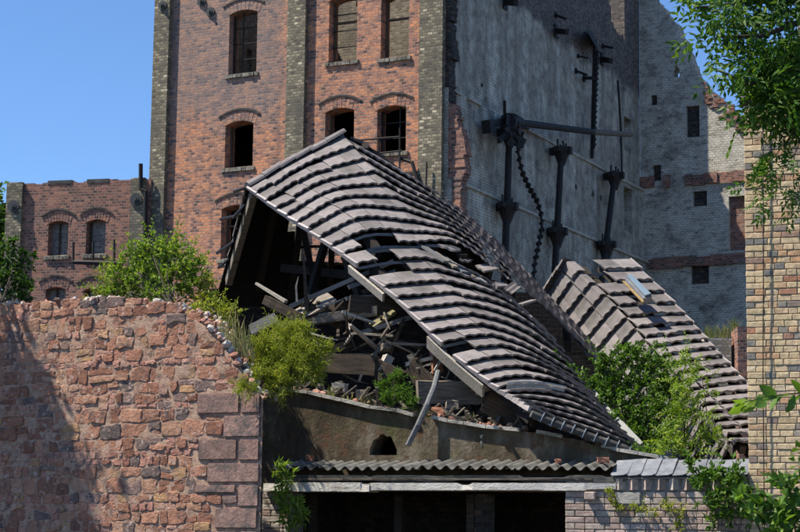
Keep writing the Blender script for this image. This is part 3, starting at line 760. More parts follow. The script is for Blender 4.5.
for (a, b) in ((48, 72), (87, 109)): w.box(an(a, 182)[0], an(b, 182)[0], -0.015, 0.46, ztopA - 0.05, ztopA + 0.05)
w.build('parapet_cap', M['tarred'], ann)
w = MB()
for (px, y0_, y1_) in ((81, 245, 266), (100.5, 245, 262), (121.5, 243, 267)):
    p = an(px, y0_); q = an(px, y1_); w.tube([(p[0], -0.5, p[1]), (q[0], -0.5, q[1])], 0.035, 6)
p = an(81, 265); q = an(130, 266); w.tube([(p[0], -0.5, p[1]), (q[0], -0.5, q[1])], 0.06, 6); w.build('railing', M['iron'], ann)
w = MB(); w.tube([(an(143, 165)[0], -0.16, an(143, 165)[1]), (an(143, 190)[0], -0.16, an(143, 190)[1]), (an(148, 192)[0], -0.16, an(148, 192)[1]), (an(147, 260)[0], -0.16, an(147, 260)[1])], 0.06, 8); w.build('down_pipe', M['iron'], ann)

# ------------------------------------------------------------------ buff brick house at the right edge, brick by brick
SPACE = FRONT
HY = 22.9
hx0 = at(746, 300, HY).x; hz1 = at(775, 104, HY).z
house = thing('buff_brick_house', 'buff and brown brick house wall with slate roof behind the ash leaves', 'house', (hx0, HY, 0), 0)
w = MB(); hk = 0.235; w.hexa([(hx0 + (y_ - HY) * hk * 2.3 + e_, y_, z_) for z_ in (0, hz1) for (y_, e_) in ((HY + 0.012, 0.003), (HY + 0.012, 3.2), (HY + 6, 3.2), (HY + 6, 0.003))]); w.build('wall_core', M['buffjoint'], house, True)
def brick_mesh(L, h, d, mat, rnd):
    w = MB(); e = 0.005
    pts = []
    for z0 in (0, 1):
        for (x, y) in ((0, 0), (1, 0), (1, 1), (0, 1)):
            pts.append((x * L + rnd.uniform(-e, e) * (1 if y == 0 else 0), y * d - (rnd.uniform(0, e) if y == 0 else 0), z0 * h + rnd.uniform(-e, e) * 0.6 * (1 - y)))
    w.hexa(pts)
    me = w.mesh('brick', mat)
    return me
def bevel_mesh(me, amt, seg=1):
    bm = bmesh.new(); bm.from_mesh(me)
    bmesh.ops.bevel(bm, geom=list(bm.edges), offset=amt, segments=seg, affect='EDGES', clamp_overlap=True)
    bm.to_mesh(me); bm.free()
def brick_field(parent, x0, x1, z0, z1, y, mats, lens, seed, keep, course=0.077, bh=0.066, depth=0.05, gap=0.010, skip=None, stuff_mat=None):
    """courses of single bricks; keep(x,z) says which become parts, the rest joins one stuff mesh"""
    rnd = random.Random(seed)
    lib = {}
    for L in lens:
        lib[L] = []
        for k in range(3):
            me = brick_mesh(L - gap, bh, depth, M[mats], rnd); bevel_mesh(me, 0.005); lib[L].append(me)
    rest = MB(); z = z0; row = 0
    while z + bh < z1 + 0.001:
        x = x0 - (rnd.choice((0, 0.06)) if row % 2 else 0)
        x = x0
        first = True
        while x < x1 - 0.03:
            L = rnd.choice(lens)
            if first and row % 2: L = lens[0]
            if first and not row % 2: L = lens[-1]
            first = False
            if x + L > x1: L = min(lens, key=lambda q: abs(q - (x1 - x)))
            j = rnd.uniform(-0.004, 0.004)
            xx = x + gap / 2
            if not (skip and skip(x + L / 2, z + bh / 2)):
                if keep(x + L / 2, z):
                    place('brick', rnd.choice(lib[L]), Matrix.Translation((xx, y + j, z)) @ Matrix.Rotation(rnd.uniform(-0.006, 0.006), 4, 'Y'), parent)
                else:
                    rest.box(xx, xx + L - gap, y + j, y + depth + j, z, z + bh)
            x += L
        z += course; row += 1
    if rest.v: stuff(rest.build('brick_courses', M[mats + '_joined'], parent, True))
brick_field(house, hx0, hx0 + 3.2, 0.02, hz1, HY - 0.005, 'buff', (0.11, 0.125, 0.16, 0.22), 21, lambda x, z: x < hx0 + 0.78 and z > 1.45)
w = MB(); q0 = at(763, 118, HY - 0.05); q1 = at(764.5, 532, HY - 0.05); w.tube([q0, at(763.5, 250, HY - 0.05), at(763, 380, HY - 0.05), q1, Vector((q1.x, q1.y, 0.1))], 0.007, 6)
w.build('lightning_cable', M['iron'], house, True)
# slate roof above the wall
roof_n = Vector((0, 2.6, 2.5)); sl = Vector((0, 2.6, 2.5)).normalized(); nn = Vector((0, -sl.z, sl.y))
e0 = Vector((hx0 - 0.05, HY - 0.02, hz1 + 0.1))
hk *= 2.3; rk = Vector((4.2 * sl.y * hk, 0, 0)); w = MB(); a = e0 - nn * 0.04; b = a + Vector((3.4, 0, 0)); w.hexa([a - nn * 0.1, b - nn * 0.1, b + sl * 4.2 - nn * 0.1, a + sl * 4.2 + rk - nn * 0.1, a, b, b + sl * 4.2, a + sl * 4.2 + rk])
rf = w.build('roof', M['darkwood'], house, True)
slm = MB(); slm.box(-0.125, 0.12, -0.02, 0.36, -0.008, 0.008); sme = slm.mesh('slate', M['darkslate'])
rr2 = random.Random(31)
Rm = Matrix((Vector((1, 0, 0)), sl, nn)).transposed().to_4x4()
for r_ in range(17):
    for c_ in range(9):
        p = e0 + Vector((0.13 + r_ * 0.24 * sl.y * hk + c_ * 0.25 + (0.125 if r_ % 2 else 0), 0, 0)) + sl * (r_ * 0.24) + nn * 0.005
        place('slate', sme, Matrix.Translation(p) @ Rm @ Matrix.Rotation(0.05 + rr2.uniform(-0.015, 0.03), 4, 'X') @ Matrix.Rotation(rr2.uniform(-0.03, 0.03), 4, 'Z'), rf)

SPACE = IDENT
M['blackwood'] = simple_mat('shade_black_timber', (0.010, 0.009, 0.008), (0.03, 0.024, 0.02), 6, 0.9, (0.4, 5, 5))  # timber blackened in colour to stand in for the darkness under the roof
def proj(P):
    d = Vector(P) - CAM
    k = d.dot(_f)
    return 400 + FPX * d.dot(CX) / k, 266 - FPX * d.dot(CY) / k

# ------------------------------------------------------------------ rubble wall, stone by stone
SR = R(27)
SP = at(262, 450, 22.75); SN = Vector((-math.sin(SR), -math.cos(SR), 0))
rub = thing('rubble_wall', 'red sandstone rubble wall with dressed corner blocks and crumbling top', 'wall', (SP.x, SP.y, 0), -SR)
SI = MW[rub].inverted()
def sw(px, py):
    p = SI @ on_plane(px, py, SP, SN); return p.x, p.z
topl = [sw(*q) for q in ((-160, 301), (0, 303), (40, 301), (90, 298), (120, 297), (150, 300), (178, 305), (196, 312), (210, 326), (228, 346), (240, 366), (250, 384), (262, 394))]
def rtop(x): return float(np.interp(x, [q[0] for q in topl], [q[1] for q in topl]))
quo = [(198, 240.5, 393, 414), (242, 261.5, 393, 413.5), (224.5, 261.5, 415, 437.5), (199, 238, 439, 460.5), (239.5, 260.5, 439, 461), (208, 260.5, 462.5, 483), (196, 237, 484.5, 493.5), (239, 260, 484.5, 507), (216, 258.5, 508, 529), (198, 238, 531, 552), (240, 259, 531, 552), (215, 259, 554, 575), (200, 240, 577, 598), (242, 259, 577, 598), (215, 259, 600, 622), (198, 259, 624, 646)]
qr = []
for (a, b, t, bt) in quo:
    x0 = sw(a, (t + bt) / 2)[0]; x1 = min(0.0, sw(b, (t + bt) / 2)[0]); z1 = sw((a + b) / 2, t)[1]; z0 = max(0.01, sw((a + b) / 2, bt)[1])
    qr.append((x0, x1, z0, z1))
rnd = random.Random(77)
xs = list(np.arange(topl[0][0], 0.0, 0.07)) + [0.0]
def rcore(x): return rtop(x) - 0.05 + 0.05 * mnoise.noise(Vector((x * 6, 1.3, 0)))
w = MB(); strip_wall(w, xs, 0, rcore, [], 0.05, 0.62, stepped=False); w.v = [(x - 0.62 * max(0, y), y, z) for x, y, z in w.v]; w.build('wall_core', M['mortar'], rub)
w = MB(); nx_ = 190; nz_ = 170      # uneven mortar face that laps over the stone edges
for i in range(nx_ + 1):
    x = topl[0][0] * (1 - i / nx_); tz = rcore(x)
    for j in range(nz_ + 1):
        z = tz * j / nz_
        y = -0.001 + 0.009 * mnoise.noise(Vector((x * 5, z * 5, 2))) + 0.006 * mnoise.noise(Vector((x * 17, z * 17, 7))) + 0.004 * mnoise.noise(Vector((x * 43, z * 43, 1)))
        w.v.append((x, 0.06 if j in (0, nz_) else y, z))
for i in range(nx_):
    for j in range(nz_):
        a = i * (nz_ + 1) + j; w.f.append((a, a + nz_ + 1, a + nz_ + 2, a + 1))
w.build('mortar_face', M['mortar'], rub, smooth=True)
def clip(poly, px, pz, nx, nz):
    out = []
    for i in range(len(poly)):
        a = poly[i]; b = poly[(i + 1) % len(poly)]
        da = (a[0] - px) * nx + (a[1] - pz) * nz; db = (b[0] - px) * nx + (b[1] - pz) * nz
        if da <= 0: out.append(a)
        if da * db < 0:
            t = da / (da - db); out.append((a[0] + (b[0] - a[0]) * t, a[1] + (b[1] - a[1]) * t))
    return out
cells = []
def course(r, x, z): return z + 0.05 * mnoise.noise(Vector((x * 1.1, r * 5.3, 0))) + 0.03 * mnoise.noise(Vector((x * 4.5, r * 3.1, 5)))
z = 0.06; r_ = 0
while z < 4.8:       # rough courses of unequal height, single stones split or doubled here and there
    rowh = rnd.choice((0.08, 0.11, 0.13, 0.15, 0.17, 0.2)); x = topl[0][0] + rnd.uniform(0, 0.2)
    while x < 0.0:
        wd = rowh * rnd.choice((0.7, 0.9, 1.1, 1.3, 1.5, 1.9)) + 0.02
        parts = [(x, x + wd, 0.0, 1.0)]
        if rowh > 0.14 and rnd.random() < 0.3:
            t = rnd.uniform(0.4, 0.6); parts = [(x, x + wd, 0.0, t), (x, x + wd, t, 1.0)]
        for (xa, xb, ta, tb) in parts:
            def pt(xx, t): return (xx + rnd.uniform(-0.018, 0.018) * (1 if 0.05 < t < 0.95 else 1.3), course(r_, xx, z) * (1 - t) + course(r_ + 1, xx, z + rowh) * t + rnd.uniform(-0.014, 0.014))
            poly = [pt(xa, ta), pt((xa + xb) / 2, ta), pt(xb, ta), pt(xb, (ta + tb) / 2), pt(xb, tb), pt((xa + xb) / 2, tb), pt(xa, tb), pt(xa, (ta + tb) / 2)]
            sx = sum(q[0] for q in poly) / 8; sz = sum(q[1] for q in poly) / 8
            if sz > rtop(min(0, sx)) or any(q[0] - 0.02 < sx < q[1] + 0.1 and q[2] - 0.01 < sz < q[3] + 0.01 for q in qr): continue
            for q in qr:
                if len(poly) < 3: break
                bx0 = min(p[0] for p in poly); bx1 = max(p[0] for p in poly); bz0 = min(p[1] for p in poly); bz1 = max(p[1] for p in poly)
                if bx1 > q[0] and bx0 < q[1] and bz1 > q[2] and bz0 < q[3]:
                    if sx < q[0]: poly = clip(poly, q[0], 0, 1, 0)
                    elif sz > q[3]: poly = clip(poly, 0, q[3], 0, -1)
                    else: poly = clip(poly, 0, q[2], 0, 1)
            if len(poly) >= 3: poly = clip(poly, 0.0, 0, 1, 0)
            if len(poly) >= 3: poly = clip(poly, 0, rtop(min(0, sx)) + rnd.uniform(-0.02, 0.05), 0, 1)
            if len(poly) < 3: continue
            ar = 0.5 * abs(sum(poly[k][0] * poly[(k + 1) % len(poly)][1] - poly[(k + 1) % len(poly)][0] * poly[k][1] for k in range(len(poly))))
            if ar > 0.003: cells.append((sum(q[0] for q in poly) / len(poly), sum(q[1] for q in poly) / len(poly), poly, ar))
        x += wd
    z += rowh; r_ += 1
def stone_geo(poly, cx, cz, rnd):
    gap = rnd.uniform(0.003, 0.010)
    P = []
    for (x, z_) in poly:
        dx, dz = x - cx, z_ - cz; L = math.hypot(dx, dz) + 1e-6
        k = max(0.7, 1 - gap * 1.3 / L); P.append((dx * k, dz * k))
    Q = []
    n = len(P)
    for k in range(n):      # cut corners, wobble
        a = P[k]; b = P[(k + 1) % n]
        for t in ((0.2, 0.8) if math.hypot(b[0] - a[0], b[1] - a[1]) > 0.05 else (0.5,)):
            Q.append((a[0] + (b[0] - a[0]) * t + rnd.uniform(-0.006, 0.006), a[1] + (b[1] - a[1]) * t + rnd.uniform(-0.006, 0.006)))
    n = len(Q); p = rnd.choice((0.002, 0.004, 0.007, 0.011, 0.018))
    v = []; f = []
    tx = rnd.uniform(-0.04, 0.04); tz = rnd.uniform(-0.04, 0.05)
    for (s, y) in ((1.03, 0.03), (1.0, -p * 0.45), (0.9, -p)):
        for (a, b) in Q: v.append((a * s, y + (a * tx + b * tz) * (1 if s < 1 else 0.4) + rnd.uniform(-0.0035, 0.0035) * (y < 0), b * s))
    v.append((0, -p * rnd.uniform(0.95, 1.3), 0))
    for r_ in range(2):
        for k in range(n): f.append((r_ * n + k, r_ * n + (k + 1) % n, (r_ + 1) * n + (k + 1) % n, (r_ + 1) * n + k))
    for k in range(n): f.append((2 * n + k, 2 * n + (k + 1) % n, 3 * n))
    return v, f
def vis(c):
    px, py = proj(MW[rub] @ Vector((c[0], 0, c[1])))
    return px > -8 and py < 538
cells.sort(key=lambda c: (not vis(c), -c[3]))
rest = MB(); cnt = 0
for c in cells:
    v, f = stone_geo(c[2], c[0], c[1], rnd)
    if vis(c) and cnt < 300:
        b = MB(); b.v = v; b.f = [tuple(reversed(q)) for q in f]
        me = b.mesh('stone', M['stone'], False)
        place('stone', me, MW[rub] @ Matrix.Translation((c[0], 0, c[1])), rub); cnt += 1
    else:
        n0 = len(rest.v); rest.v += [(q[0] + c[0], q[1], q[2] + c[1]) for q in v]; rest.f += [tuple(n0 + k for k in reversed(q)) for q in f]
def ramp_island_stone():
    m, nt, b = newmat('small_red_sandstone', 0.9)
    gme = nd(nt, 'ShaderNodeNewGeometry'); co = objco(nt)
    c = ramp(nt, gme.outputs['Random Per Island'], [(0.0, (0.24, 0.11, 0.08)), (0.4, (0.42, 0.22, 0.165)), (0.8, (0.47, 0.27, 0.2)), (1.0, (0.15, 0.11, 0.1))])
    c = mixc(nt, 1.0, c, ramp(nt, noise(nt, co, 10, 6, 0.7), [(0.25, 0.55), (0.75, 1.4)]), 'MULTIPLY')
    nt.links.new(c, b.inputs['Base Color']); bump(nt, b, noise(nt, co, 22, 6, 0.72), 1.0, 0.02)
    return m
M['stonerest'] = ramp_island_stone()
if rest.v: stuff(rest.build('small_stones', M['stonerest'], rub))
for (x0, x1, z0, z1) in qr:
    e = 0.006
    w = MB(); hx = (x1 - x0) / 2 - e; hz = (z1 - z0) / 2 - e
    w.box(-hx, hx, 0.0, 0.3, -hz, hz); w.v = [(x - 0.64 * y, y, z) for x, y, z in w.v]; me = w.mesh('corner_block', M['quoin']); bevel_mesh(me, 0.012, 2)
    place('corner_block', me, MW[rub] @ Matrix.Translation(((x0 + x1) / 2, -0.03 + rnd.uniform(-0.006, 0.006), (z0 + z1) / 2)), rub)
def rock(mb, c, r, rnd):
    bm = bmesh.new(); bmesh.ops.create_icosphere(bm, subdivisions=1, radius=1)
    n0 = len(mb.v); s = (rnd.uniform(0.7, 1.4), rnd.uniform(0.7, 1.2), rnd.uniform(0.55, 0.9)); rot = Matrix.Rotation(rnd.uniform(0, 6), 3, (rnd.random(), rnd.random(), rnd.random() + 0.1))
    for v_ in bm.verts:
        k = r * rnd.uniform(0.75, 1.15); q = rot @ Vector((v_.co.x * s[0] * k, v_.co.y * s[1] * k, v_.co.z * s[2] * k)); mb.v.append((c[0] + q.x, c[1] + q.y, c[2] + q.z))
    for f_ in bm.faces: mb.f.append(tuple(n0 + v_.index for v_ in f_.verts))
    bm.free()
w1 = MB(); w2 = MB()
for k in range(330):
    x = rnd.uniform(topl[1][0] - 0.3, -0.02) if k < 190 else rnd.uniform(-0.95, -0.1)
    y = rnd.uniform(0.0, 0.5)
    (rock)((w1 if rnd.random() < 0.62 else w2), (x, y, rtop(x) - 0.02 + rnd.uniform(-0.03, 0.03)), rnd.uniform(0.02, 0.07), rnd)
stuff(w1.build('lime_rubble', M['lime'], rub)); stuff(w2.build('stone_rubble', M['stonerest'], rub))

SPACE = FRONT
# ------------------------------------------------------------------ brick garden wall with slate coping
GYW = 22.9
gx0 = at(565, 510, GYW).x; gx1 = hx0 - 0.012
gz1 = at(650, 491, GYW).z
gwall = thing('garden_wall', 'limewashed brick garden wall with sawtooth course under slate coping', 'wall', (gx0, GYW, 0), 0)
w = MB(); w.box(gx0 + 0.004, gx1, GYW + 0.014, GYW + 0.34, 0, gz1 + 0.13); w.build('wall_core', M['joint'], gwall, True)
bx0, bx1 = at(618.5, 500, GYW).x, at(639.5, 500, GYW).x; bz0, bz1 = at(629, 505, GYW).z, at(629, 492, GYW).z
brick_field(gwall, gx0, gx1, gz1 - 0.077 * 27, gz1, GYW - 0.003, 'pinkbrick', (0.125, 0.19, 0.25, 0.25), 4, lambda x, z: z > 1.5, course=0.077, gap=0.012,
            skip=lambda x, z: bx0 - 0.06 < x < bx1 + 0.06 and bz0 < z < bz1 + 0.02)
w = MB(); w.box(bx0 - 0.03, bx1 + 0.02, GYW - 0.035, GYW + 0.1, bz0 + 0.005, bz1 - 0.004); o = w.build('stone_block', M['concrete'], gwall, True); bevel_mesh(o.data, 0.012, 2)
w = MB(); w.box(at(586, 500, GYW).x, at(596.5, 500, GYW).x, GYW - 0.09, GYW, at(590, 500, GYW).z, at(590, 492, GYW).z); o = w.build('loose_brick', M['pinkbrick'], gwall, True); bevel_mesh(o.data, 0.01)
tx0 = at(613, 485, GYW).x; px_ = tx0
tz0 = at(650, 490.5, GYW).z + 0.006; tz1 = at(650, 479, GYW).z
n = 0
while px_ < gx1 - 0.05:       # sawtooth: bricks set on edge at 45 degrees
    w = MB(); a = 0.082
    w.v = [(-a, 0, -0.001), (a, 0, -0.001), (0, -a, -0.001), (-a, 0, tz1 - tz0), (a, 0, tz1 - tz0), (0, -a, tz1 - tz0)]
    w.f = [(0, 2, 1), (3, 4, 5), (0, 3, 5, 2), (2, 5, 4, 1), (0, 1, 4, 3)]
    me = w.mesh('sawtooth_brick', M['pinkbrick'])
    place('sawtooth_brick', me, Matrix.Translation((px_ + a, GYW + 0.034, tz0)), gwall); px_ += 0.166; n += 1
# slates on the coping
cz = at(650, 478, GYW - 0.13).z; cb = at(650, 462, GYW + 0.25).z
sx_ = at(609, 470, GYW - 0.1).x
w = MB(); w.hexa([(sx_ + 0.05, GYW - 0.035, cz - 0.006), (gx1, GYW - 0.035, cz - 0.006), (gx1, GYW + 0.3, cz - 0.006), (sx_ + 0.05, GYW + 0.3, cz - 0.006), (sx_ + 0.05, GYW - 0.035, cz + 0.006), (gx1, GYW - 0.035, cz + 0.006), (gx1, GYW + 0.3, cb - 0.03), (sx_ + 0.05, GYW + 0.3, cb - 0.03)])
w.build('coping_bed', M['joint'], gwall, True)
up = Vector((0, 0.38, cb - cz)).normalized(); nn2 = Vector((0, -up.z, up.y))
rr2 = random.Random(6)
while sx_ < gx1 - 0.05:
    wd = min(rr2.uniform(0.165, 0.215), gx1 - sx_); L = 0.42
    w = MB(); th = 0.012; q = 0.035
    outl = [(0.004, q * rr2.random()), (q, 0), (wd - q, 0), (wd + 0.012, q), (wd + 0.012, L), (0.004, L)]
    nn_ = len(outl)
    w.v = [(a, b, 0) for a, b in outl] + [(a, b, th) for a, b in outl]
    w.f = [tuple(range(nn_))[::-1], tuple(range(nn_, 2 * nn_))] + [(k, (k + 1) % nn_, (k + 1) % nn_ + nn_, k + nn_) for k in range(nn_)]
    me = w.mesh('coping_slate', M['slate'])
    Rm2 = Matrix((Vector((1, 0, 0)), up, nn2)).transposed().to_4x4()
    place('coping_slate', me, Matrix.Translation((sx_, GYW - 0.054, cz + 0.02)) @ Rm2 @ Matrix.Rotation(rr2.uniform(-0.06, 0.06), 4, 'Z') @ Matrix.Rotation(-0.07, 4, 'Y') @ Matrix.Rotation(rr2.uniform(-0.03, 0.05), 4, 'X'), gwall)
    sx_ += wd

# ------------------------------------------------------------------ collapsed outbuilding: walls
PY = 23.6
xl = at(258, 430, PY).x
SPACE = IDENT
cb_ = thing('collapsed_outbuilding', 'collapsed outbuilding with sagging concrete tile roof and open splintered gable', 'building', (0.8, 26, 0), 0)
SPACE = FRONT
tl = [(258, 388), (300, 391), (340, 401), (380, 410), (440, 420), (480, 427), (520, 431), (560, 436), (660, 460)]
tq = [at(a, b, PY) for a, b in tl]
def ptop(x): return float(np.interp(x, [q.x for q in tq], [q.z for q in tq])) + 0.03 * mnoise.noise(Vector((x * 5, 0, 0))) + 0.02 * mnoise.noise(Vector((x * 19, 4, 0)))
lz = at(450, 482, 22.9).z
hx = at(384, 446, PY)
ph = (hx.x - 0.2, hx.x + 0.18, hx.z - 0.12, lambda x: hx.z - 0.11 + 0.26 * max(0, 1 - ((x - hx.x + 0.01) / 0.2) ** 2) ** 0.6 + 0.02 * math.sin(50 * x))
w = MB(); strip_wall(w, list(np.arange(xl, tq[-1].x, 0.06)), lz - 0.1, ptop, [ph], PY, PY + 0.42, stepped=False); w.build('plaster_wall', M['plaster'], cb_, True)
w = MB(); x = xl; rr2 = random.Random(12)
while x < tq[-1].x - 0.2:
    L = rr2.uniform(0.2, 0.5)
    if rr2.random() < 0.85:
        w = MB(); w.bar((x, PY + 0.1, ptop(x) + 0.015), (x + L - 0.01, PY + 0.1, ptop(x + L) + 0.015), 0.32, 0.045); w.build('coping_stone', M['concrete'], cb_, True)
    x += L
fx0, fx1 = xl + 0.02, gx1 - 0.3
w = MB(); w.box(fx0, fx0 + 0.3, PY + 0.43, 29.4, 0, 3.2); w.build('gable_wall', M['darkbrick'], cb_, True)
w = MB(); w.box(fx0 + 0.31, fx1, PY + 0.43, 29.5, 2.35, 2.6); w.build('attic_floor', M['darkwood'], cb_, True)
# debris mound on the attic floor
w = MB(); nx, ny = 34, 22
for j in range(ny):
    for i in range(nx):
        x = fx0 + 0.32 + 4.4 * i / (nx - 1); y = PY + 0.44 + 5.4 * j / (ny - 1)
        hgt = 2.62 + 0.55 * math.exp(-((x - fx0 - 1.9) / 1.6) ** 2) * (0.6 + 0.4 * math.exp(-((y - 25) / 2) ** 2)) + 0.16 * mnoise.noise(Vector((x * 3, y * 3, 0)))
        w.v.append((x, y, hgt))
for j in range(ny - 1):
    for i in range(nx - 1): w.f.append((j * nx + i, j * nx + i + 1, (j + 1) * nx + i + 1, (j + 1) * nx + i))
w.build('debris_mound', M['earth'], cb_, True)

SPACE = IDENT
w = MB(); w.box(-3.25, 4.2, 31.25, 31.6, 0, 5.75); w.build('rear_wall', M['shadebrick'], cb_, True)  # coloured almost black so the interior reads as deep shade
# ------------------------------------------------------------------ roof sheets laid tile by tile
def cr(p0, p1, p2, p3, t):
    return 0.5 * ((2 * p1) + (p2 - p0) * t + (2 * p0 - 5 * p1 + 4 * p2 - p3) * t * t + (3 * p1 - p0 - 3 * p2 + p3) * t ** 3)
class Sheet:
    def __init__(s, rows, grid, crease=()):
        s.crease = crease; s.rv = rows; s.g = grid; s.nc = len(grid[0])
    def rowpt(s, r, u):
        g = s.g[r]; n = s.nc
        u = max(-0.3, min(n - 1 + 0.3, u)); i = max(0, min(n - 2, int(math.floor(u)))); t = u - i
        p0 = g[i - 1] if i > 0 else g[0] * 2 - g[1]
        p3 = g[i + 2] if i + 2 < n else g[n - 1] * 2 - g[n - 2]
        if i in s.crease: p0 = g[i] * 2 - g[i + 1]
        if i + 1 in s.crease: p3 = g[i + 1] * 2 - g[i]
        return cr(p0, g[i], g[i + 1], p3, t)
    def ev(s, u, v):
        rv = s.rv; n = len(rv)
        i = max(0, min(n - 2, int(np.searchsorted(rv, v, side='right')) - 1)); t = (v - rv[i]) / (rv[i + 1] - rv[i])
        P1 = s.rowpt(i, u); P2 = s.rowpt(i + 1, u); h = rv[i + 1] - rv[i]
        if i > 0: P0 = s.rowpt(i - 1, u); m1 = (P2 - P0) / (rv[i + 1] - rv[i - 1]) * h
        else: m1 = P2 - P1
        if i + 2 < n: P3 = s.rowpt(i + 2, u); m2 = (P3 - P1) / (rv[i + 2] - rv[i]) * h
        else: m2 = P2 - P1
        t2 = t * t; t3 = t2 * t
        return P1 * (2 * t3 - 3 * t2 + 1) + m1 * (t3 - 2 * t2 + t) + P2 * (-2 * t3 + 3 * t2) + m2 * (t3 - t2)
    def cols(s, v, wd, u0=0.0, u1=None):
        u1 = s.nc - 1 if u1 is None else u1
        us = np.linspace(u0, u1, 90); P = [s.ev(u, v) for u in us]
        L = [0.0]
        for a, b in zip(P[:-1], P[1:]): L.append(L[-1] + (b - a).length)
        n = max(1, round(L[-1] / wd))
        return [float(np.interp(L[-1] * k / n, L, us)) for k in range(n + 1)]

TW, TG = 0.30, 0.345
def tile_mesh(mat, seed):     # one loose tile, for the slid ones
    w = MB(); N = 8; n = N + 1
    for (y, z0) in ((0.0, 0.03), (TG, 0.03), (0.004, 0.0), (TG, 0.012)):
        for k in range(n):
            x = -TW / 2 + TW * k / N; w.v.append((x, y + (0.012 * (k % 4 in (1, 2)) if y < 0.1 else 0), z0 + 0.006 * math.cos(math.pi * k / 2)))
    for k in range(N): w.f += [(k, k + 1, n + k + 1, n + k), (2 * n + k, 2 * n + k + 1, k + 1, k), (3 * n + k, 3 * n + k + 1, 2 * n + k + 1, 2 * n + k)]
    w.f += [(0, n, 3 * n, 2 * n), (n - 1, 3 * n - 1, 4 * n - 1, 2 * n - 1)]
    return w.mesh('roof_tile', mat)
TILES = [tile_mesh(M['tile'], k) for k in range(2)]
def fitted_tile(S, a, b, k, rnd, parent, slip=0.0, lift=0.0, skew=0.0, name='roof_tile'):
    N = 8; n = N + 1; um = (a + b) / 2
    pL, X, Yv, Z, w_, gl = frame(S, a, b, k, k + 1)
    w = MB(); inv = Matrix((X, Yv, Z))
    g_ = 0.004 * (b - a)
    rows = ((1.0, 0.072, 1), (0.86, 0.066, 0), (-0.12, 0.004, 0), (1.0, 0.038, 2), (0.45, 0.024, 0))
    for (dv, zo, kind) in rows:
        for q in range(n):
            u = a + g_ + (b - a - 2 * g_) * q / N
            wave = 0.5 + 0.5 * math.cos(math.pi * q / 2 + math.pi)
            v = k + dv + slip + skew * (q / N - 0.5) + (-0.045 * wave if kind else 0)
            z = zo + lift * max(0, dv) + (0.010 * wave if kind == 1 else 0.018 * wave if kind == 2 else 0.002 * wave)
            w.v.append(tuple(inv @ (S.ev(u, max(S.rv[0] - 0.2, min(S.rv[-1] + 0.4, v))) - pL + Z * z)))
    for q in range(N): w.f += [(q, q + 1, n + q + 1, n + q), (n + q, n + q + 1, 2 * n + q + 1, 2 * n + q), (3 * n + q, 3 * n + q + 1, q + 1, q), (4 * n + q, 4 * n + q + 1, 3 * n + q + 1, 3 * n + q)]
    w.f += [(0, n, 4 * n, 3 * n), (n - 1, 4 * n - 1, 5 * n - 1, 2 * n - 1)]
    return place(name, w.mesh(name, M['tile']), Matrix.Translation(pL) @ inv.transposed().to_4x4(), parent)
def fitted_verge(S, u, k, parent, rnd, sgn=-1, wd=0.035):
    pL, X, Yv, Z, w_, gl = frame(S, max(0, u - 0.15), min(S.nc - 1, u + 0.15), k, k + 1)
    w = MB(); A = S.ev(u, k + 1.04); B_ = S.ev(u, k); j = rnd.uniform(-0.012, 0.012)
    o = X * sgn
    w.hexa([A - Z * 0.012, A + o * wd - Z * 0.012, B_ + o * wd - Z * 0.02, B_ - Z * 0.02, A + Z * (0.068 + j), A + o * wd + Z * (0.066 + j), B_ + o * wd + Z * (0.03 + j), B_ + Z * (0.03 + j)])
    me = w.mesh('verge_tile', M['vergetile']); inv = Matrix.Translation(-A); me.transform(inv)
    return place('verge_tile', me, Matrix.Translation(A), parent)
def frame(S, u0, u1, v0, v1):
    um = (u0 + u1) / 2
    pL = S.ev(um, v1); pU = S.ev(um, v0)
    X = (S.ev(u1, v1) - S.ev(u0, v1)); wd = X.length; X.normalize()
    Yv = pU - pL; Yv = Yv - X * Yv.dot(X); gl = Yv.length; Yv.normalize()
    return pL, X, Yv, X.cross(Yv), wd, gl
def lay(S, parent, k0, k1, skip=None, seed=1, jit=1.0, verge=True):
    rnd = random.Random(seed); n = 0
    for k in range(k0, k1):
        us = S.cols(k + 0.6, TW)
        for a, b in zip(us[:-1], us[1:]):
            pL, X, Yv, Z, w_, gl = frame(S, a, b, k, k + 1)
            q = proj(pL + Yv * gl * 0.5)
            if skip and skip(q[0], q[1], rnd): continue
            big = rnd.random() < 0.07 * jit
            fitted_tile(S, a, b, k, rnd, parent, slip=(rnd.uniform(0.05, 0.22) if big else rnd.uniform(-0.02, 0.025)), lift=rnd.uniform(-0.003, 0.006) + (0.012 if big else 0), skew=rnd.gauss(0, 0.16 if big else 0.018)); n += 1
            if verge and a == us[0]: fitted_verge(S, a, k, parent, rnd)
    return n
def battens(S, parent, ks, u0, u1, off=-0.03, mat='greywood', sz=0.045, n=14):
    for k in ks:
        w = MB(); P = []
        for i in range(n + 1):
            u = u0 + (u1 - u0) * i / n
            pL, X, Yv, Z, _, _ = frame(S, max(0, u - 0.05), min(S.nc - 1, u + 0.05), k, k + 0.5); P.append(S.ev(u, k) + Z * off)
        w.tube(P, sz * 0.62, 4); w.build('batten', M[mat], parent, True)
def rafters(S, parent, us, v0, v1, off=-0.12, mat='darkwood', w_=0.1, h_=0.14):
    for u in us:
        w = MB(); P = []
        for i in range(9):
            v = v0 + (v1 - v0) * i / 8
            pL, X, Yv, Z, _, _ = frame(S, max(0, u - 0.05), min(S.nc - 1, u + 0.05), min(v, v1 - 0.4), min(v, v1 - 0.4) + 0.4); P.append(S.ev(u, v) + Z * off)
        for a, b in zip(P[:-1], P[1:]): w.bar(a, b + (b - a) * 0.02, w_, h_)
        w.build('rafter', M[mat], parent, True)

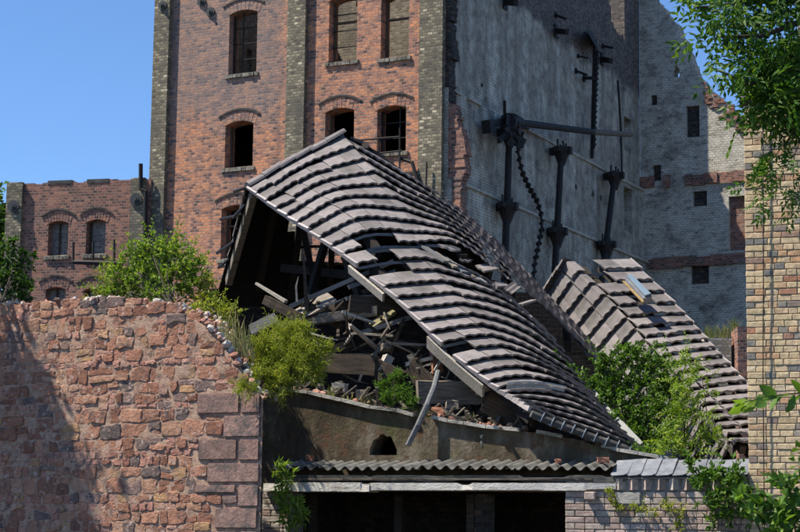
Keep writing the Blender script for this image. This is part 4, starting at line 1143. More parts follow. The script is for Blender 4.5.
R0 = [(248, 187), (297, 160), (343, 136), (383, 160), (440, 196), (487, 236), (540, 291), (592, 347)]
R3 = [(278, 210), (322, 185), (374, 174), (404, 191), (447, 213), (490, 246), (541, 297), (593, 352)]
R6 = [(310, 231), (352, 210), (403, 212), (424, 219), (453, 229), (494, 257), (542, 303), (594, 357)]
R9 = [(345, 256), (379, 246), (416, 246), (434, 244), (461, 248), (500, 277), (543, 310), (595, 363)]
D0 = [28.6, 28.9, 29.1, 29.1, 29.05, 29.0, 29.0, 29.0]
D9 = [26.2, 26.4, 26.6, 26.6, 26.5, 26.45, 26.5, 26.6]
gA = []
for (row, f_) in ((R0, 0), (R3, 1 / 3), (R6, 2 / 3), (R9, 1)):
    gA.append([at(p[0], p[1], D0[i] * (1 - f_) + D9[i] * f_) for i, p in enumerate(row)])
SA_ = Sheet([0, 3, 6, 9], gA, (2,))
def part_empty(name, parent, loc):
    o = bpy.data.objects.new(name, None); col.objects.link(o); o.parent = parent; o.empty_display_size = 0.2
    W = Matrix.Translation(Vector(loc)); MW[o] = W; o.matrix_basis = MW[parent].inverted() @ W
    return o
upA = part_empty('roof_slope', cb_, gA[3][0])
def ell(x, y, cx, cy, rx, ry): return ((x - cx) / rx) ** 2 + ((y - cy) / ry) ** 2 < 1
def skipA(x, y, rnd):
    if ell(x, y, 378, 249, 25, 12): return True
    if x > 455 and y > 0 and rnd.random() < 0.04: return True
    return False
nA = lay(SA_, upA, 0, 9, skipA, 3)
battens(SA_, cb_, range(1, 10), 0.0, 4.0)
rafters(SA_, cb_, (0.3, 1.0, 2.0, 3.0, 4.2, 5.4, 6.6), 0, 9, mat='blackwood')
S9 = [(345, 256), (382, 249), (418, 250), (440, 258), (470, 271), (500, 292)]
S13 = [(398, 300), (424, 298), (451, 295), (485, 302), (520, 316), (553, 344)]
S17 = [(443, 345), (467, 340), (492, 338), (520, 347), (548, 362), (582, 382)]
S21 = [(490, 384), (510, 380), (532, 379), (555, 384), (580, 395), (604, 414)]
S24 = [(514, 400), (533, 401), (555, 404), (580, 411), (602, 422), (628, 440)]
S27 = [(530, 411), (552, 420), (575, 428), (600, 437), (625, 446), (655, 462)]
DS = [26.15, 25.35, 24.65, 24.05, 23.75, 23.45]
gB = [[at(p[0], p[1], d + 0.07 * i) for i, p in enumerate(row)] for row, d in zip((S9, S13, S17, S21, S24, S27), DS)]
SB = Sheet([9, 13, 17, 21, 24, 27], gB, (2,))
upB = part_empty('roof_slope', cb_, gB[-1][2])
def skipB(x, y, rnd):
    return ell(x, y, 386, 266, 18, 12) or ell(x, y, 424, 252, 10, 5) or ell(x, y, 367, 270, 10, 8) or ell(x, y, 459, 345, 5, 4)
nB = lay(SB, upB, 9, 27, skipB, 5)
battens(SB, cb_, range(9, 27), 0.0, 5.0)
rafters(SB, cb_, (0.5, 1.6, 2.7, 3.8, 4.8), 9.5, 26, mat='blackwood')
rr2 = random.Random(9)
# slid and broken tiles in the rift between the two halves
for (px, py) in [(446, 249), (463, 263), (478, 270), (492, 283), (505, 294), (518, 307)]:
    p = at(px + rr2.uniform(-3, 3), py + rr2.uniform(-2, 4), 26.2 + rr2.uniform(-0.2, 0.3))
    Mx = Matrix.Translation(p) @ Matrix.Rotation(rr2.uniform(-1.2, -0.3), 4, 'Z') @ Matrix.Rotation(rr2.uniform(0.1, 0.5), 4, 'X') @ Matrix.Rotation(rr2.uniform(0.1, 0.6), 4, 'Y') @ Matrix.Diagonal((rr2.uniform(0.5, 1), rr2.uniform(0.5, 1), 1, 1))
    place('roof_tile', rr2.choice(TILES), Mx, upB)
for k in range(10):
    px = 430 + k * 9.5; py = np.interp(px, (430, 470, 500, 540, 580), (246, 268, 291, 326, 368)) + 4
    a = at(px - 10, py - 6, 26.7); b = at(px + 16, py + 12, 26.0)
    w = MB(); w.bar(a, b, rr2.uniform(0.05, 0.14), 0.03); w.build('broken_lath', M['wood' if k % 2 else 'greywood'], cb_, True)
# rear slope, mostly bare laths with tiles missing
TA = [(248, 187), (297, 160), (343, 136), (400, 172), (470, 225)]
TB = [(222, 277), (280, 290), (345, 300), (420, 305), (500, 310)]
gC = [[at(p[0], p[1], d) for p, d in zip(TA, (28.65, 28.95, 29.15, 29.1, 29.0))], [at(p[0], p[1], d) for p, d in zip(TB, (30.6, 31.0, 31.2, 31.2, 31.2))]]
gC.append([p2 + (p2 - p1) * 0.36 for p1, p2 in zip(gC[0], gC[1])])  # extra band below the eave, carrying only the black sheet that darkens the interior
SC = Sheet([0, 9, 12], gC)
upC = part_empty('roof_slope', cb_, gC[1][1])
def layC():
    rnd = random.Random(14); shade_sheet = MB()
    for k in range(12):
        us = SC.cols(min(k + 0.5, 11.9), TW)
        for i, (a, b) in enumerate(zip(us[:-1], us[1:])):
            pL, X, Yv, Z, w_, gl = frame(SC, a, b, k, k + 1)
            q = proj(pL + Yv * gl * 0.5)
            inx = 282 < q[0] < 350 and 215 < q[1] < 268
            if inx and rnd.random() < 0.6: continue
            shade_sheet.quad(SC.ev(a, k), SC.ev(b, k), SC.ev(b, k + 1), SC.ev(a, k + 1))  # added black sheet, keeps the underside of the slope dark
            X = -X; Z = X.cross(Yv)
            if k < 9:
                Mx = Matrix((X * (w_ / TW), Yv * (gl / TG), Z)).transposed().to_4x4()
                place('roof_tile', TILES[0], Matrix.Translation(pL + Z * 0.02) @ Mx @ Matrix.Rotation(rnd.gauss(0, 0.03), 4, 'Z'), upC)
    shade_sheet.build('roof_shade_sheet', M['shade_sheet'], upC, True)
layC()
for k in range(1, 10):
    w = MB(); w.tube([SC.ev(4 * i / 8, k) for i in range(9)], 0.03, 4); w.build('batten', M['blackwood'], cb_, True)
for i, u in enumerate((0.03, 0.55, 1.1, 1.7, 2.3, 3.0, 3.7)):
    w = MB(); a = SC.ev(u, 0.1); b = SC.ev(u, 9.2); dn = Vector((0.1, -0.12, -0.05)); w.bar(a + dn, b + dn, 0.1, 0.17); w.build('rafter', M['wood' if i == 0 else 'blackwood'], cb_, True)  # inner rafters take the shade-black colour, the verge one plain timber
for k in (0, 2, 3, 6, 8):   # slipped tile ends poking out past the rear verge
    p = SC.ev(0.0, k * 0.9 + 0.3); w = MB(); w.bar(p + Vector((0.05, -0.05, 0.05)), p + Vector((-rr2.uniform(0.08, 0.3), -0.05, -rr2.uniform(0.02, 0.16))), 0.16, 0.02); w.build('slipped_tile', M['slate'], cb_, True)
# collar beams and struts inside
for (a, b, s) in (((300, 215, 29.2), (318, 300, 29.2), 0.1), ((283, 268, 30.0), (350, 275, 28.6), 0.11), ((326, 240, 29.0), (300, 330, 28.6), 0.09), ((345, 255, 28.2), (372, 330, 27.4), 0.1)):
    w = MB(); w.bar(at(*a), at(*b), s, s * 1.2); w.build('strut', M['blackwood'], cb_, True)
# ridge caps
wc = MB(); N = 7
for y in (0, 0.36):
    for k in range(N + 1):
        t = math.pi * k / N; rad = 0.115 if y == 0 else 0.10
        wc.v.append((math.cos(t) * rad, y, math.sin(t) * rad * 0.75))
for k in range(N): wc.f.append((k, k + 1, N + 2 + k, N + 1 + k))
wc.f.append(tuple(range(N + 1)))
CAP = wc.mesh('ridge_tile', M['tile'])
def caps(S, parent, u0, u1, v=0.0, wd=0.31, sc=1.0, tilt=0.04):
    us = S.cols(v, wd, u0, u1)
    for a, b in zip(us[:-1], us[1:]):
        p = S.ev(a, v); d = (S.ev(b, v) - p).normalized(); up_ = Vector((0, 0, 1)); X = d.cross(up_).normalized(); Z = X.cross(d)
        Mx = Matrix((X * sc, d, Z * sc)).transposed().to_4x4()
        place('ridge_tile', CAP, Matrix.Translation(p + Z * (0.0 + rr2.uniform(0, 0.015))) @ Mx @ Matrix.Rotation(rr2.gauss(tilt, 0.03), 4, 'X') @ Matrix.Diagonal((1, wd / 0.31, 1, 1)), parent)
caps(SA_, upA, 0.0, 2.0)
# barge boards under the verge
def board(S, u, v0, v1, wd, mat, off=-0.14, name='barge_board', n=6, out=-0.06):
    w = MB(); P = []
    for i in range(n + 1):
        v = v0 + (v1 - v0) * i / n
        pL, X, Yv, Z, _, _ = frame(S, u, u + 0.2, min(v, v1 - 0.4), min(v, v1 - 0.4) + 0.4); P.append((S.ev(u, v) + X * out + Z * off, Z))
    for (a, za), (b, zb_) in zip(P[:-1], P[1:]): w.bar(a, b, 0.035, wd, za)
    w.build(name, M[mat], cb_, True)
board(SB, 0.1, 15.8, 20.6, 0.2, 'palewood', -0.16)
board(SB, 0.0, 9.6, 12.2, 0.13, 'palewood', -0.10)

# snow guard grating above the lower eave and gutter hooks along the edge
w = MB(); P = []
for i in range(25):
    u = 0.2 + 2.6 * i / 24; pL, X, Yv, Z, _, _ = frame(SB, max(0, u - 0.1), u + 0.1, 22, 22.6); P.append((SB.ev(u, 22.4), Z))
w.tube([p + z_ * 0.07 for p, z_ in P], 0.010, 4); w.tube([p + z_ * 0.14 for p, z_ in P], 0.010, 4)
for i in range(24):
    for t in (0, 0.5):
        a = P[i][0].lerp(P[i + 1][0], t); z_ = P[i][1]; w.tube([a + z_ * 0.05, a + z_ * 0.145], 0.005, 4)
w.build('snow_guard', M['zinc'], cb_, True)
w = MB(); w.tube([SB.ev(5 * i / 14, 27.15) + Vector((0, -0.06, -0.03)) for i in range(15)], 0.05, 6); w.build('gutter', M['tarred'], cb_, True)
for i in range(9):
    p = SB.ev(0.5 + 0.45 * i, 27.1) + Vector((0, -0.12, -0.02)); w = MB(); w.tube([p + Vector((0.03, 0.05, 0.05)), p, p + Vector((-0.025, 0, -0.06)), p + Vector((-0.05, 0.02, -0.03))], 0.009, 4); w.build('gutter_hook', M['zinc'], cb_, True)
# soffit board closing the eave to the wall
w = MB()
for i in range(10):
    a = SB.ev(0.5 * i, 26.9); b = SB.ev(0.5 * i + 0.5, 26.9)
    w.quad(a + Vector((0, 0.05, -0.08)), b + Vector((0, 0.05, -0.08)), Vector((b.x, b.y + 0.7, b.z + 0.1)), Vector((a.x, a.y + 0.7, a.z + 0.1)))
w.build('soffit', M['darkwood'], cb_, True)
# lead valley sheet at the right of the lower slope
w = MB(); P = [at(a, b, y) for a, b, y in ((592, 392, 24.9), (604, 408, 24.6), (620, 424, 24.2), (640, 445, 23.9))]
for a, b in zip(P[:-1], P[1:]): w.bar(a, b, 0.1, 0.02, (-0.5, -0.5, 0.7))
w.build('valley_sheet', M['lead'], cb_, True)

# ------------------------------------------------------------------ second collapsed roof
rf2 = thing('collapsed_roof', 'buckled tiled roof with exposed laths and rolled ridge caps beside the house', 'roof', (3.2, 26.5, 0), 0)
Q0 = [(546, 297), (556, 280), (567, 263), (598, 261.5), (630, 260)]
Q5 = [(592, 360), (611, 337), (628, 319), (656, 317), (684, 316)]
Q10 = [(640, 415), (657, 389), (672, 367), (697, 362), (722, 359)]
Q15 = [(682, 452), (694, 427), (705, 407), (733, 404), (762, 402)]
Q20 = [(715, 484), (725, 463), (735, 446), (768, 446), (803, 446)]
gD = [[at(p[0], p[1], d + e) for p, e in zip(row, (0.45, 0.2, 0, 0.1, 0.2))] for row, d in zip((Q0, Q5, Q10, Q15, Q20), (29.4, 28.0, 26.7, 25.4, 24.1))]
SD = Sheet([0, 5, 10, 15, 20], gD, (2,))
upD = part_empty('roof_slope', rf2, gD[2][2])
def skipD(x, y, rnd):
    if 569 < x < 606 and 258 < y < 300 and (y - 258) < (x - 560) * 1.05 and x < 600 + (y - 262) * 0.35: return rnd.random() < 0.55
    if ell(x, y, 643, 293, 7, 9): return True
    if ell(x, y, 720, 428, 12, 18): return rnd.random() < 0.5
    return False
nD = lay(SD, upD, 0, 20, skipD, 8, verge=False)
battens(SD, rf2, range(1, 20), 2.0, 4.0, mat='greywood', n=4); battens(SD, rf2, range(1, 20), 0.0, 1.9, mat='greywood', n=3)
rafters(SD, rf2, (0.1, 1.0, 1.9, 2.5, 3.1, 3.9), 0, 20, mat='darkwood', w_=0.08, h_=0.1)
caps(SD, upD, 0.0, 2.0, 0.1, 0.16, 1.25, 0.16)
for k in range(20): fitted_verge(SD, 4.0, k, upD, rr2, 1, 0.015)
w = MB(); w.box(hx0 - 0.6, hx0 - 0.3, 24.4, 29.5, 0, 2.2); w.build('side_wall', M['darkbrick'], rf2, True)
w = MB(); w.box(0.9, hx0 - 0.31, 29.7, 30.1, 0, 4.6); w.build('rear_wall', M['darkbrick'], rf2, True)
# skylight propped open
a, b, c, d = at(626, 284, 28.35), at(631, 283, 28.4), at(650, 302, 27.7), at(644, 304, 27.65)
nz = (b - a).cross(d - a).normalized(); nz = nz if nz.z > 0 else -nz
sk = part_empty('skylight', rf2, a)
w = MB(); lift = nz * 0.12
pts = [p + lift for p in (a, b, c, d)]
w.hexa(pts + [p + nz * 0.02 for p in pts]); w.build('pane', M['glass'], sk, True)
w = MB(); 
for p, q in ((a, b), (b, c), (c, d), (d, a)): w.bar(p + nz * 0.05, q + nz * 0.05, 0.04, 0.1, nz)
w.build('frame', M['slate'], sk, True)
w = MB(); w.bar(at(623, 285, 28.3) + nz * 0.06, at(643, 306, 27.6) + nz * 0.06, 0.03, 0.02, nz); w.build('batten_strip', M['orange'], rf2, True)

# ------------------------------------------------------------------ lean-to in front of the opening
SPACE = FRONT
shed = thing('lean_to', 'low lean-to with corrugated roof edge and crumbling lintel over a dark opening', 'shed', (at(440, 500, 22.9).x, 22.9, 0), 0)
ze = at(440, 468.5, 22.90).z
def corr(px0, px1, dz=0.0, rot=0.0, back=0.0):
    x0 = at(px0, 468, 22.90).x; x1 = at(px1, 468, 22.90).x
    n = int((x1 - x0) / 0.158 * 10); w = MB(); th = 0.011
    for (y, zz) in ((22.90 + back, 0), (PY - 0.02, 0.10)):
        for t in (0, th):
            for k in range(n + 1):
                x = x0 + (x1 - x0) * k / n
                w.v.append((x, y, ze + zz + dz + rot * (x - x0) + 0.027 * math.cos(2 * math.pi * (x - x0) / 0.158) + t))
    m = n + 1
    for k in range(n):
        w.f.append((k, k + 1, 2 * m + k + 1, 2 * m + k)); w.f.append((m + k, 3 * m + k, 3 * m + k + 1, m + k + 1)); w.f.append((k, m + k, m + k + 1, k + 1))
    w.build('corrugated_sheet', M['fibre'], shed, True)
corr(270, 318, 0.012, -0.01, 0.05); corr(322, 412, 0.0, 0.0); corr(410, 514, 0.014, -0.006, 0.015); corr(512, 613, 0.004, -0.008)
lx0 = at(263, 487, 22.88).x; lx1 = at(616, 487, 22.88).x
def ragged_beam(name, x0, x1, y0, y1, z0, z1, mat, amp, seed, n=46):
    w = MB(); rnd = random.Random(seed); prev = None; nb = 0.0; nt_ = 0.0
    for k in range(n + 1):
        x = x0 + (x1 - x0) * (k + (rnd.uniform(-0.4, 0.4) if 0 < k < n else 0)) / n
        if rnd.random() < 0.3: nb = rnd.choice((0, 0, 0, amp * rnd.random()))
        if rnd.random() < 0.3: nt_ = rnd.choice((0, 0, 0, amp * rnd.random() * 1.4))
        a = [(x, y0 + nb * 0.5 + rnd.uniform(0, 0.003), z0 + nb + rnd.uniform(0, 0.003)), (x, y1, z0), (x, y1, z1), (x, y0 + nt_ * 0.7 + rnd.uniform(0, 0.003), z1 - nt_ - rnd.uniform(0, 0.003))]
        b = len(w.v); w.v += a
        if prev is not None:
            for i in range(4): w.f.append((prev + i, b + i, b + (i + 1) % 4, prev + (i + 1) % 4))
        else: w.f.append((b + 3, b + 2, b + 1, b))
        prev = b
    w.f.append((prev, prev + 1, prev + 2, prev + 3))
    return w.build(name, M[mat], shed, True)
zl0, zl1 = at(440, 492, 22.88).z, at(440, 482.5, 22.88).z
ragged_beam('lintel', lx0 + 0.02, at(370, 487, 22.88).x, 22.84, 23.2, zl0, zl1, 'limewash', 0.02, 1)
ragged_beam('lintel', at(370.5, 487, 22.88).x, lx1, 22.86, 23.2, zl0 + 0.02, zl1 - 0.004, 'limewash', 0.03, 2)
ragged_beam('wall_plate', at(282, 480, 22.9).x, lx1 + 0.1, 22.89, 23.15, zl1 + 0.012, at(440, 475, 22.88).z, 'tarred', 0.045, 3, 60)
ragged_beam('lath', at(300, 480, 22.9).x, lx1 - 0.3, 22.87, 22.95, zl1 + 0.03, zl1 + 0.055, 'wood', 0.02, 4, 60)
w = MB(); w.box(at(262, 510, 22.95).x, at(284, 510, 22.95).x, 22.96, 23.6, 0, zl0 - 0.004); w.build('pier', M['joint'], shed, True)
brick_field(shed, at(263, 510, 22.95).x, at(284, 510, 22.95).x, zl0 - 0.08 - 0.077 * 26, zl0 - 0.01, 22.92, 'pinkbrick', (0.125, 0.25), 14, lambda x, z: z > 1.5, gap=0.012)
for px in (312, 398, 470):
    x = at(px, 510, 23.7).x; w = MB(); w.box(x - 0.05, x + 0.05, 23.7, 23.8, 0, zl0 - 0.01); w.build('door_post', M['darkwood'], shed, True)
w = MB(); w.box(gx0 - 0.01, gx0 + 0.3, GYW + 0.35, 26, 0, 2.1); w.build('side_wall', M['darkbrick'], shed, True)
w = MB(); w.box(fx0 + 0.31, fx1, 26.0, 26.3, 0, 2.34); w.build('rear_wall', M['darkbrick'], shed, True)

SPACE = IDENT
# ------------------------------------------------------------------ fallen timbers and rubble, each its own thing
M['mossy'] = simple_mat('mossy_plank', (0.12, 0.10, 0.05), (0.26, 0.23, 0.12), 9, 0.9, (0.4, 5, 5))
def deb(px, py, Y):
    # the stained wall recedes to the left, and what lies on it with it
    x = (px - 400) / FPX * Y
    return at(px, py, Y + (0.25 + 0.364 * (2.7 - x)) * max(0.0, min(1.0, (26.2 - Y) / 2.2)))
def timber(name, a, b, w_, h_, mat, label, cat, roll=0.0, group=None):
    a = deb(*a); b = deb(*b); d = b - a; L = d.length; X = d.normalized(); Yv = Vector((0, 0, 1)).cross(X)
    Yv = Yv.normalized() if Yv.length > 0.1 else Vector((0, 1, 0)); Z = X.cross(Yv)
    rnd = random.Random(name + label)
    m = MB(); ns = 6
    for i in range(ns + 1):
        x = L * i / ns; s = 1 + rnd.uniform(-0.07, 0.07); bx = rnd.uniform(-0.03, 0.03) * (i in (0, ns))
        for (yy, zz) in ((-1, -1), (1, -1), (1, 1), (-1, 1)): m.v.append((x + bx + rnd.uniform(-0.02, 0.02) * (i in (0, ns)), yy * w_ / 2 * s, zz * h_ / 2 * (1 + rnd.uniform(-0.05, 0.05))))
        if i:
            for k in range(4): m.f.append(((i - 1) * 4 + k, i * 4 + k, i * 4 + (k + 1) % 4, (i - 1) * 4 + (k + 1) % 4))
    m.f.append((3, 2, 1, 0)); q = ns * 4; m.f.append((q, q + 1, q + 2, q + 3))
    me = m.mesh(name, M[mat])
    o = place(name, me, Matrix.Translation(a) @ Matrix((X, Yv, Z)).transposed().to_4x4() @ Matrix.Rotation(roll, 4, 'X'))
    return tag(o, label, cat, group)
timber('fallen_plank', (294, 319, 25.1), (333, 296, 26.2), 0.3, 0.05, 'wood', 'broad bleached plank leaning up inside the open gable', 'plank', 0.5)
timber('fallen_beam', (297, 322, 25.0), (378, 311, 25.4), 0.14, 0.13, 'wood', 'weathered beam lying level under the broad bleached plank', 'beam')
timber('fallen_beam', (266, 300, 25.6), (300, 318, 24.9), 0.12, 0.13, 'darkwood', 'short dark beam ending at the foot of the bleached plank', 'beam')
timber('fallen_beam', (250, 331, 24.6), (276, 318, 25.0), 0.2, 0.14, 'palewood', 'short pale grey beam stub behind the dry grass', 'beam')
timber('fallen_beam', (350, 304, 25.2), (409, 309, 25.8), 0.2, 0.24, 'darkwood', 'squat dark beam tucked under the broken roof edge', 'beam')
timber('fallen_plank', (367, 329, 25.0), (392, 312, 25.4), 0.13, 0.04, 'mossy', 'small mossy yellowish plank under the broken roof edge', 'plank', 0.6)
LB = 'long grey roof batten jutting out of the hole in the tiles'
timber('roof_batten', (291, 306, 25.4), (392, 262, 26.1), 0.07, 0.06, 'greywood', 'longest grey roof batten, running from the bleached plank into the roof hole', 'batten')
timber('roof_batten', (349, 287, 25.6), (394, 272, 26.0), 0.06, 0.06, 'greywood', 'short grey batten just below the longest one at the roof hole', 'batten')
timber('roof_batten', (363, 292, 25.7), (388, 285, 26.0), 0.06, 0.06, 'darkwood', 'dark stubby batten beneath two grey ones at the roof hole', 'batten')
timber('roof_batten', (344, 299, 25.3), (405, 293, 25.9), 0.05, 0.05, 'greywood', 'grey batten resting along the top of the squat dark beam', 'batten')
timber('roof_batten', (361, 333, 24.9), (418, 315, 25.3), 0.06, 0.06, 'greywood', 'lowest grey batten, hanging clear below the verge', 'batten')
timber('fallen_beam', (309, 362, 24.4), (377, 366, 24.3), 0.22, 0.27, 'darkwood', 'long heavy dark timber lying along the top of the stained wall', 'beam')
timber('fallen_beam', (374, 366, 24.35), (399, 380, 24.2), 0.2, 0.26, 'darkwood', 'dark timber continuing the long heavy one at a bend', 'beam')
timber('fallen_block', (381, 372, 24.2), (389, 356, 24.4), 0.13, 0.12, 'palewood', 'small pale wooden block standing upright by the green weed', 'block')
timber('fallen_plank', (403, 365, 24.3), (432, 358, 24.6), 0.05, 0.05, 'palewood', 'thin pale lath on top of the dark tilted board', 'lath')
timber('fallen_board', (410, 364, 24.4), (430, 388, 24.2), 0.07, 0.27, 'darkwood', 'dark tilted board behind the green weed', 'board', 0.2)
timber('fallen_beam', (416, 392, 23.95), (482, 393, 24.5), 0.26, 0.30, 'wood', 'thick split beam with pale sawn end beside the green weed', 'beam', 0.12)
timber('fallen_beam', (488, 398, 23.75), (540, 428, 23.95), 0.3, 0.34, 'darkwood', 'massive dark timber under the lower roof corner', 'beam', 0.2)
timber('foam_board', (476, 391, 23.7), (500, 383, 23.85), 0.2, 0.03, 'white_stuff', 'white board lying on the end of the massive dark timber', 'board', -0.4)
timber('fallen_post', (434, 345, 24.9), (438, 374, 24.7), 0.12, 0.1, 'redclay', 'upright reddish brown post behind the split beam', 'post')
timber('fallen_plank', (450, 343, 24.6), (434, 372, 24.4), 0.07, 0.03, 'palewood', 'thin pale stick leaning against the reddish brown post', 'stick')
timber('fallen_plank', (470, 392, 24.1), (484, 382, 24.3), 0.05, 0.04, 'wood', 'short stick poking up between split beam and white board', 'stick')
timber('fallen_plank', (457, 388, 24.2), (465, 377, 24.3), 0.06, 0.03, 'palewood', 'small pale splinter standing up behind the split beam', 'splinter')
timber('fallen_plank', (478, 420, 23.75), (486, 430, 23.68), 0.06, 0.04, 'wood', 'short splinter hanging below the right end of the split beam', 'splinter')
timber('fallen_plank', (428, 419, 23.7), (482, 428, 23.65), 0.06, 0.035, 'palewood', 'pale edge board lying on the stained wall below the split beam', 'board')
dp = MB(); dp.tube([front(438, 372, 24.0), front(434, 388, 23.7), front(427, 405, 23.5), front(418, 425, 23.45), front(408, 445, 23.45)], 0.04, 8)
tag(dp.build('down_pipe', M['greywood'], None), 'dented grey down pipe dangling across the stained wall', 'pipe')
def chunk(name, px, py, Y, sx, sy, sz, mat, label, cat, seed):
    rnd = random.Random(seed); m = MB(); bm = bmesh.new(); bmesh.ops.create_cube(bm, size=1); bmesh.ops.subdivide_edges(bm, edges=bm.edges[:], cuts=2, use_grid_fill=True)
    for v_ in bm.verts: v_.co = Vector((v_.co.x * sx, v_.co.y * sy, v_.co.z * sz)) * rnd.uniform(0.84, 1.08)
    me = bpy.data.meshes.new(name); bm.to_mesh(me); bm.free(); me.materials.append(M[mat])
    o = place(name, me, Matrix.Translation((front(px, py, Y) if Y < 23.2 else deb(px, py, Y))) @ Matrix.Rotation(rnd.uniform(-0.4, 0.4), 4, 'Z') @ Matrix.Rotation(rnd.uniform(-0.2, 0.2), 4, 'Y'))
    return tag(o, label, cat)
chunk('concrete_chunk', 489, 440, 23.5, 0.26, 0.16, 0.15, 'concrete', 'pale broken masonry chunk lodged under the massive dark timber', 'rubble', 5)
chunk('stone_chunk', 284, 329, 24.6, 0.17, 0.16, 0.17, 'lime', 'pale stone lump above the yellow green bush', 'stone', 6)
chunk('brick_chunk', 438, 411, 23.75, 0.2, 0.12, 0.1, 'redclay', 'reddish brick lump below the split beam', 'brick', 7)
chunk('stone_chunk', 452, 405, 23.8, 0.16, 0.14, 0.12, 'wood', 'brown rubble lump tucked beneath the split beam', 'rubble', 17)
chunk('brick_chunk', 603, 460, 23.1, 0.15, 0.1, 0.07, 'redclay', 'red brick piece on the corrugated edge next to the coping slates', 'brick', 8)
chunk('brick_chunk', 558, 461, 23.1, 0.08, 0.08, 0.05, 'redclay', 'smaller red brick bit on the corrugated edge left of the larger piece', 'brick', 9)
chunk('brick_chunk', 310, 458, 23.1, 0.09, 0.08, 0.07, 'redclay', 'small red brick bit on the broken corrugated sheet by the stone wall', 'brick', 10)
chunk('stone_chunk', 340, 388, 23.85, 0.2, 0.16, 0.13, 'concrete', 'grey stone lump on the stained wall beside the yellow green bush', 'stone', 11)
chunk('stone_chunk', 362, 394, 23.8, 0.16, 0.14, 0.12, 'wood', 'brown clod on the stained wall left of the green weed', 'rubble', 12)

# broken rafters, laths and boards still hanging in the collapse
rr3 = random.Random(77)
for k in range(46):
    px = rr3.uniform(285, 492); lo = float(np.interp(px, (285, 330, 380, 440, 495), (300, 300, 318, 366, 404))); hi = float(np.interp(px, (285, 330, 400, 495), (352, 372, 404, 418)))
    py = rr3.uniform(lo, hi); Y = rr3.uniform(24.3, 25.4)
    a = deb(px, py, Y); d = Vector((rr3.uniform(-0.4, 1), rr3.uniform(-0.3, 0.5), rr3.uniform(-0.45, 0.4))).normalized() * rr3.uniform(0.25, 0.8)
    w = MB(); big = rr3.random() < 0.3
    w.bar(a, a + d, rr3.uniform(0.1, 0.16) if big else rr3.uniform(0.03, 0.07), rr3.uniform(0.08, 0.14) if big else rr3.uniform(0.02, 0.05), taper=rr3.uniform(0.35, 1.0))
    w.build('broken_rafter' if big else 'broken_lath', M[rr3.choice(('blackwood', 'darkwood', 'darkwood', 'wood', 'wood', 'palewood'))], cb_, True)
for k in range(70):     # thin splintered laths
    px = rr3.uniform(285, 495); lo = float(np.interp(px, (285, 330, 380, 440, 495), (296, 290, 306, 352, 394))); hi = float(np.interp(px, (285, 330, 400, 495), (350, 378, 408, 424)))
    a = deb(px, rr3.uniform(lo, hi), rr3.uniform(24.0, 25.2)); d = Vector((rr3.uniform(-0.6, 1), rr3.uniform(-0.4, 0.4), rr3.uniform(-0.6, 0.6))).normalized() * rr3.uniform(0.12, 0.5)
    w = MB(); m_ = a + d * 0.55 + Vector((rr3.uniform(-0.03, 0.03), 0, rr3.uniform(-0.03, 0.03))); t_ = rr3.uniform(0.012, 0.028); w.tube([a, m_, a + d], [t_, t_ * 0.9, t_ * 0.25], 4)
    w.build('splintered_lath', M[rr3.choice(('darkwood', 'darkwood', 'wood', 'blackwood', 'palewood'))], cb_, True)
# small splinters and rubble strewn over the mound, too many and too small to pick apart
SPACE = FRONT
rr2 = random.Random(40); w1 = MB(); w2 = MB()
for k in range(420):
    x = fx0 + 0.4 + rr2.random() * 3.4; y = PY + 0.1 + rr2.random() ** 2 * 2.0; z = max(ptop(x) + 0.02 if y < PY + 0.5 else 0, 2.75 + 0.4 * math.exp(-((x - fx0 - 1.9) / 1.6) ** 2))
    if k % 2: rock(w1, (x, y, z + 0.02), rr2.uniform(0.015, 0.06), rr2)
    else:
        d = Vector((rr2.uniform(-1, 1), rr2.uniform(-0.6, 0.6), rr2.uniform(-0.1, 0.6))).normalized() * rr2.uniform(0.08, 0.3); p = Vector((x, y, z + 0.04)); w2.bar(p, p + d, rr2.uniform(0.02, 0.06), 0.018)
stuff(w1.build('small_rubble', M['stonerest'], cb_, True)); stuff(w2.build('splinters', M['wood'], cb_, True))
SPACE = IDENT
# ------------------------------------------------------------------ vegetation
def leaf_cloud(P, D, N, L, W):
    """arrays -> vertices and faces of folded leaves"""
    P = np.asarray(P); D = np.asarray(D); N = np.asarray(N); L = np.asarray(L)[:, None]; W = np.asarray(W)[:, None]
    D = D / (np.linalg.norm(D, axis=1, keepdims=True) + 1e-9)
    S = np.cross(D, N); S /= (np.linalg.norm(S, axis=1, keepdims=True) + 1e-9); N2 = np.cross(S, D)
    n = len(P)
    base = P; tip = P + D * L - N2 * L * 0.12; mid = P + D * L * 0.45
    a = mid + S * W * 0.5 + N2 * W * 0.18; b = mid - S * W * 0.5 + N2 * W * 0.18
    V = np.stack([base, a, tip, b], axis=1).reshape(-1, 3)
    i = np.arange(n) * 4
    F = np.concatenate([np.stack([i, i + 1, i + 2], 1), np.stack([i, i + 2, i + 3], 1)])
    return V, F
def np_mesh(name, V, F, mat):
    me = bpy.data.meshes.new(name); me.from_pydata(V.tolist(), [], F.tolist()); me.materials.append(mat); me.update(); return me
def rdir(r, upb=0.0):
    v = r.normal(size=3); v[2] += upb; return v / np.linalg.norm(v)
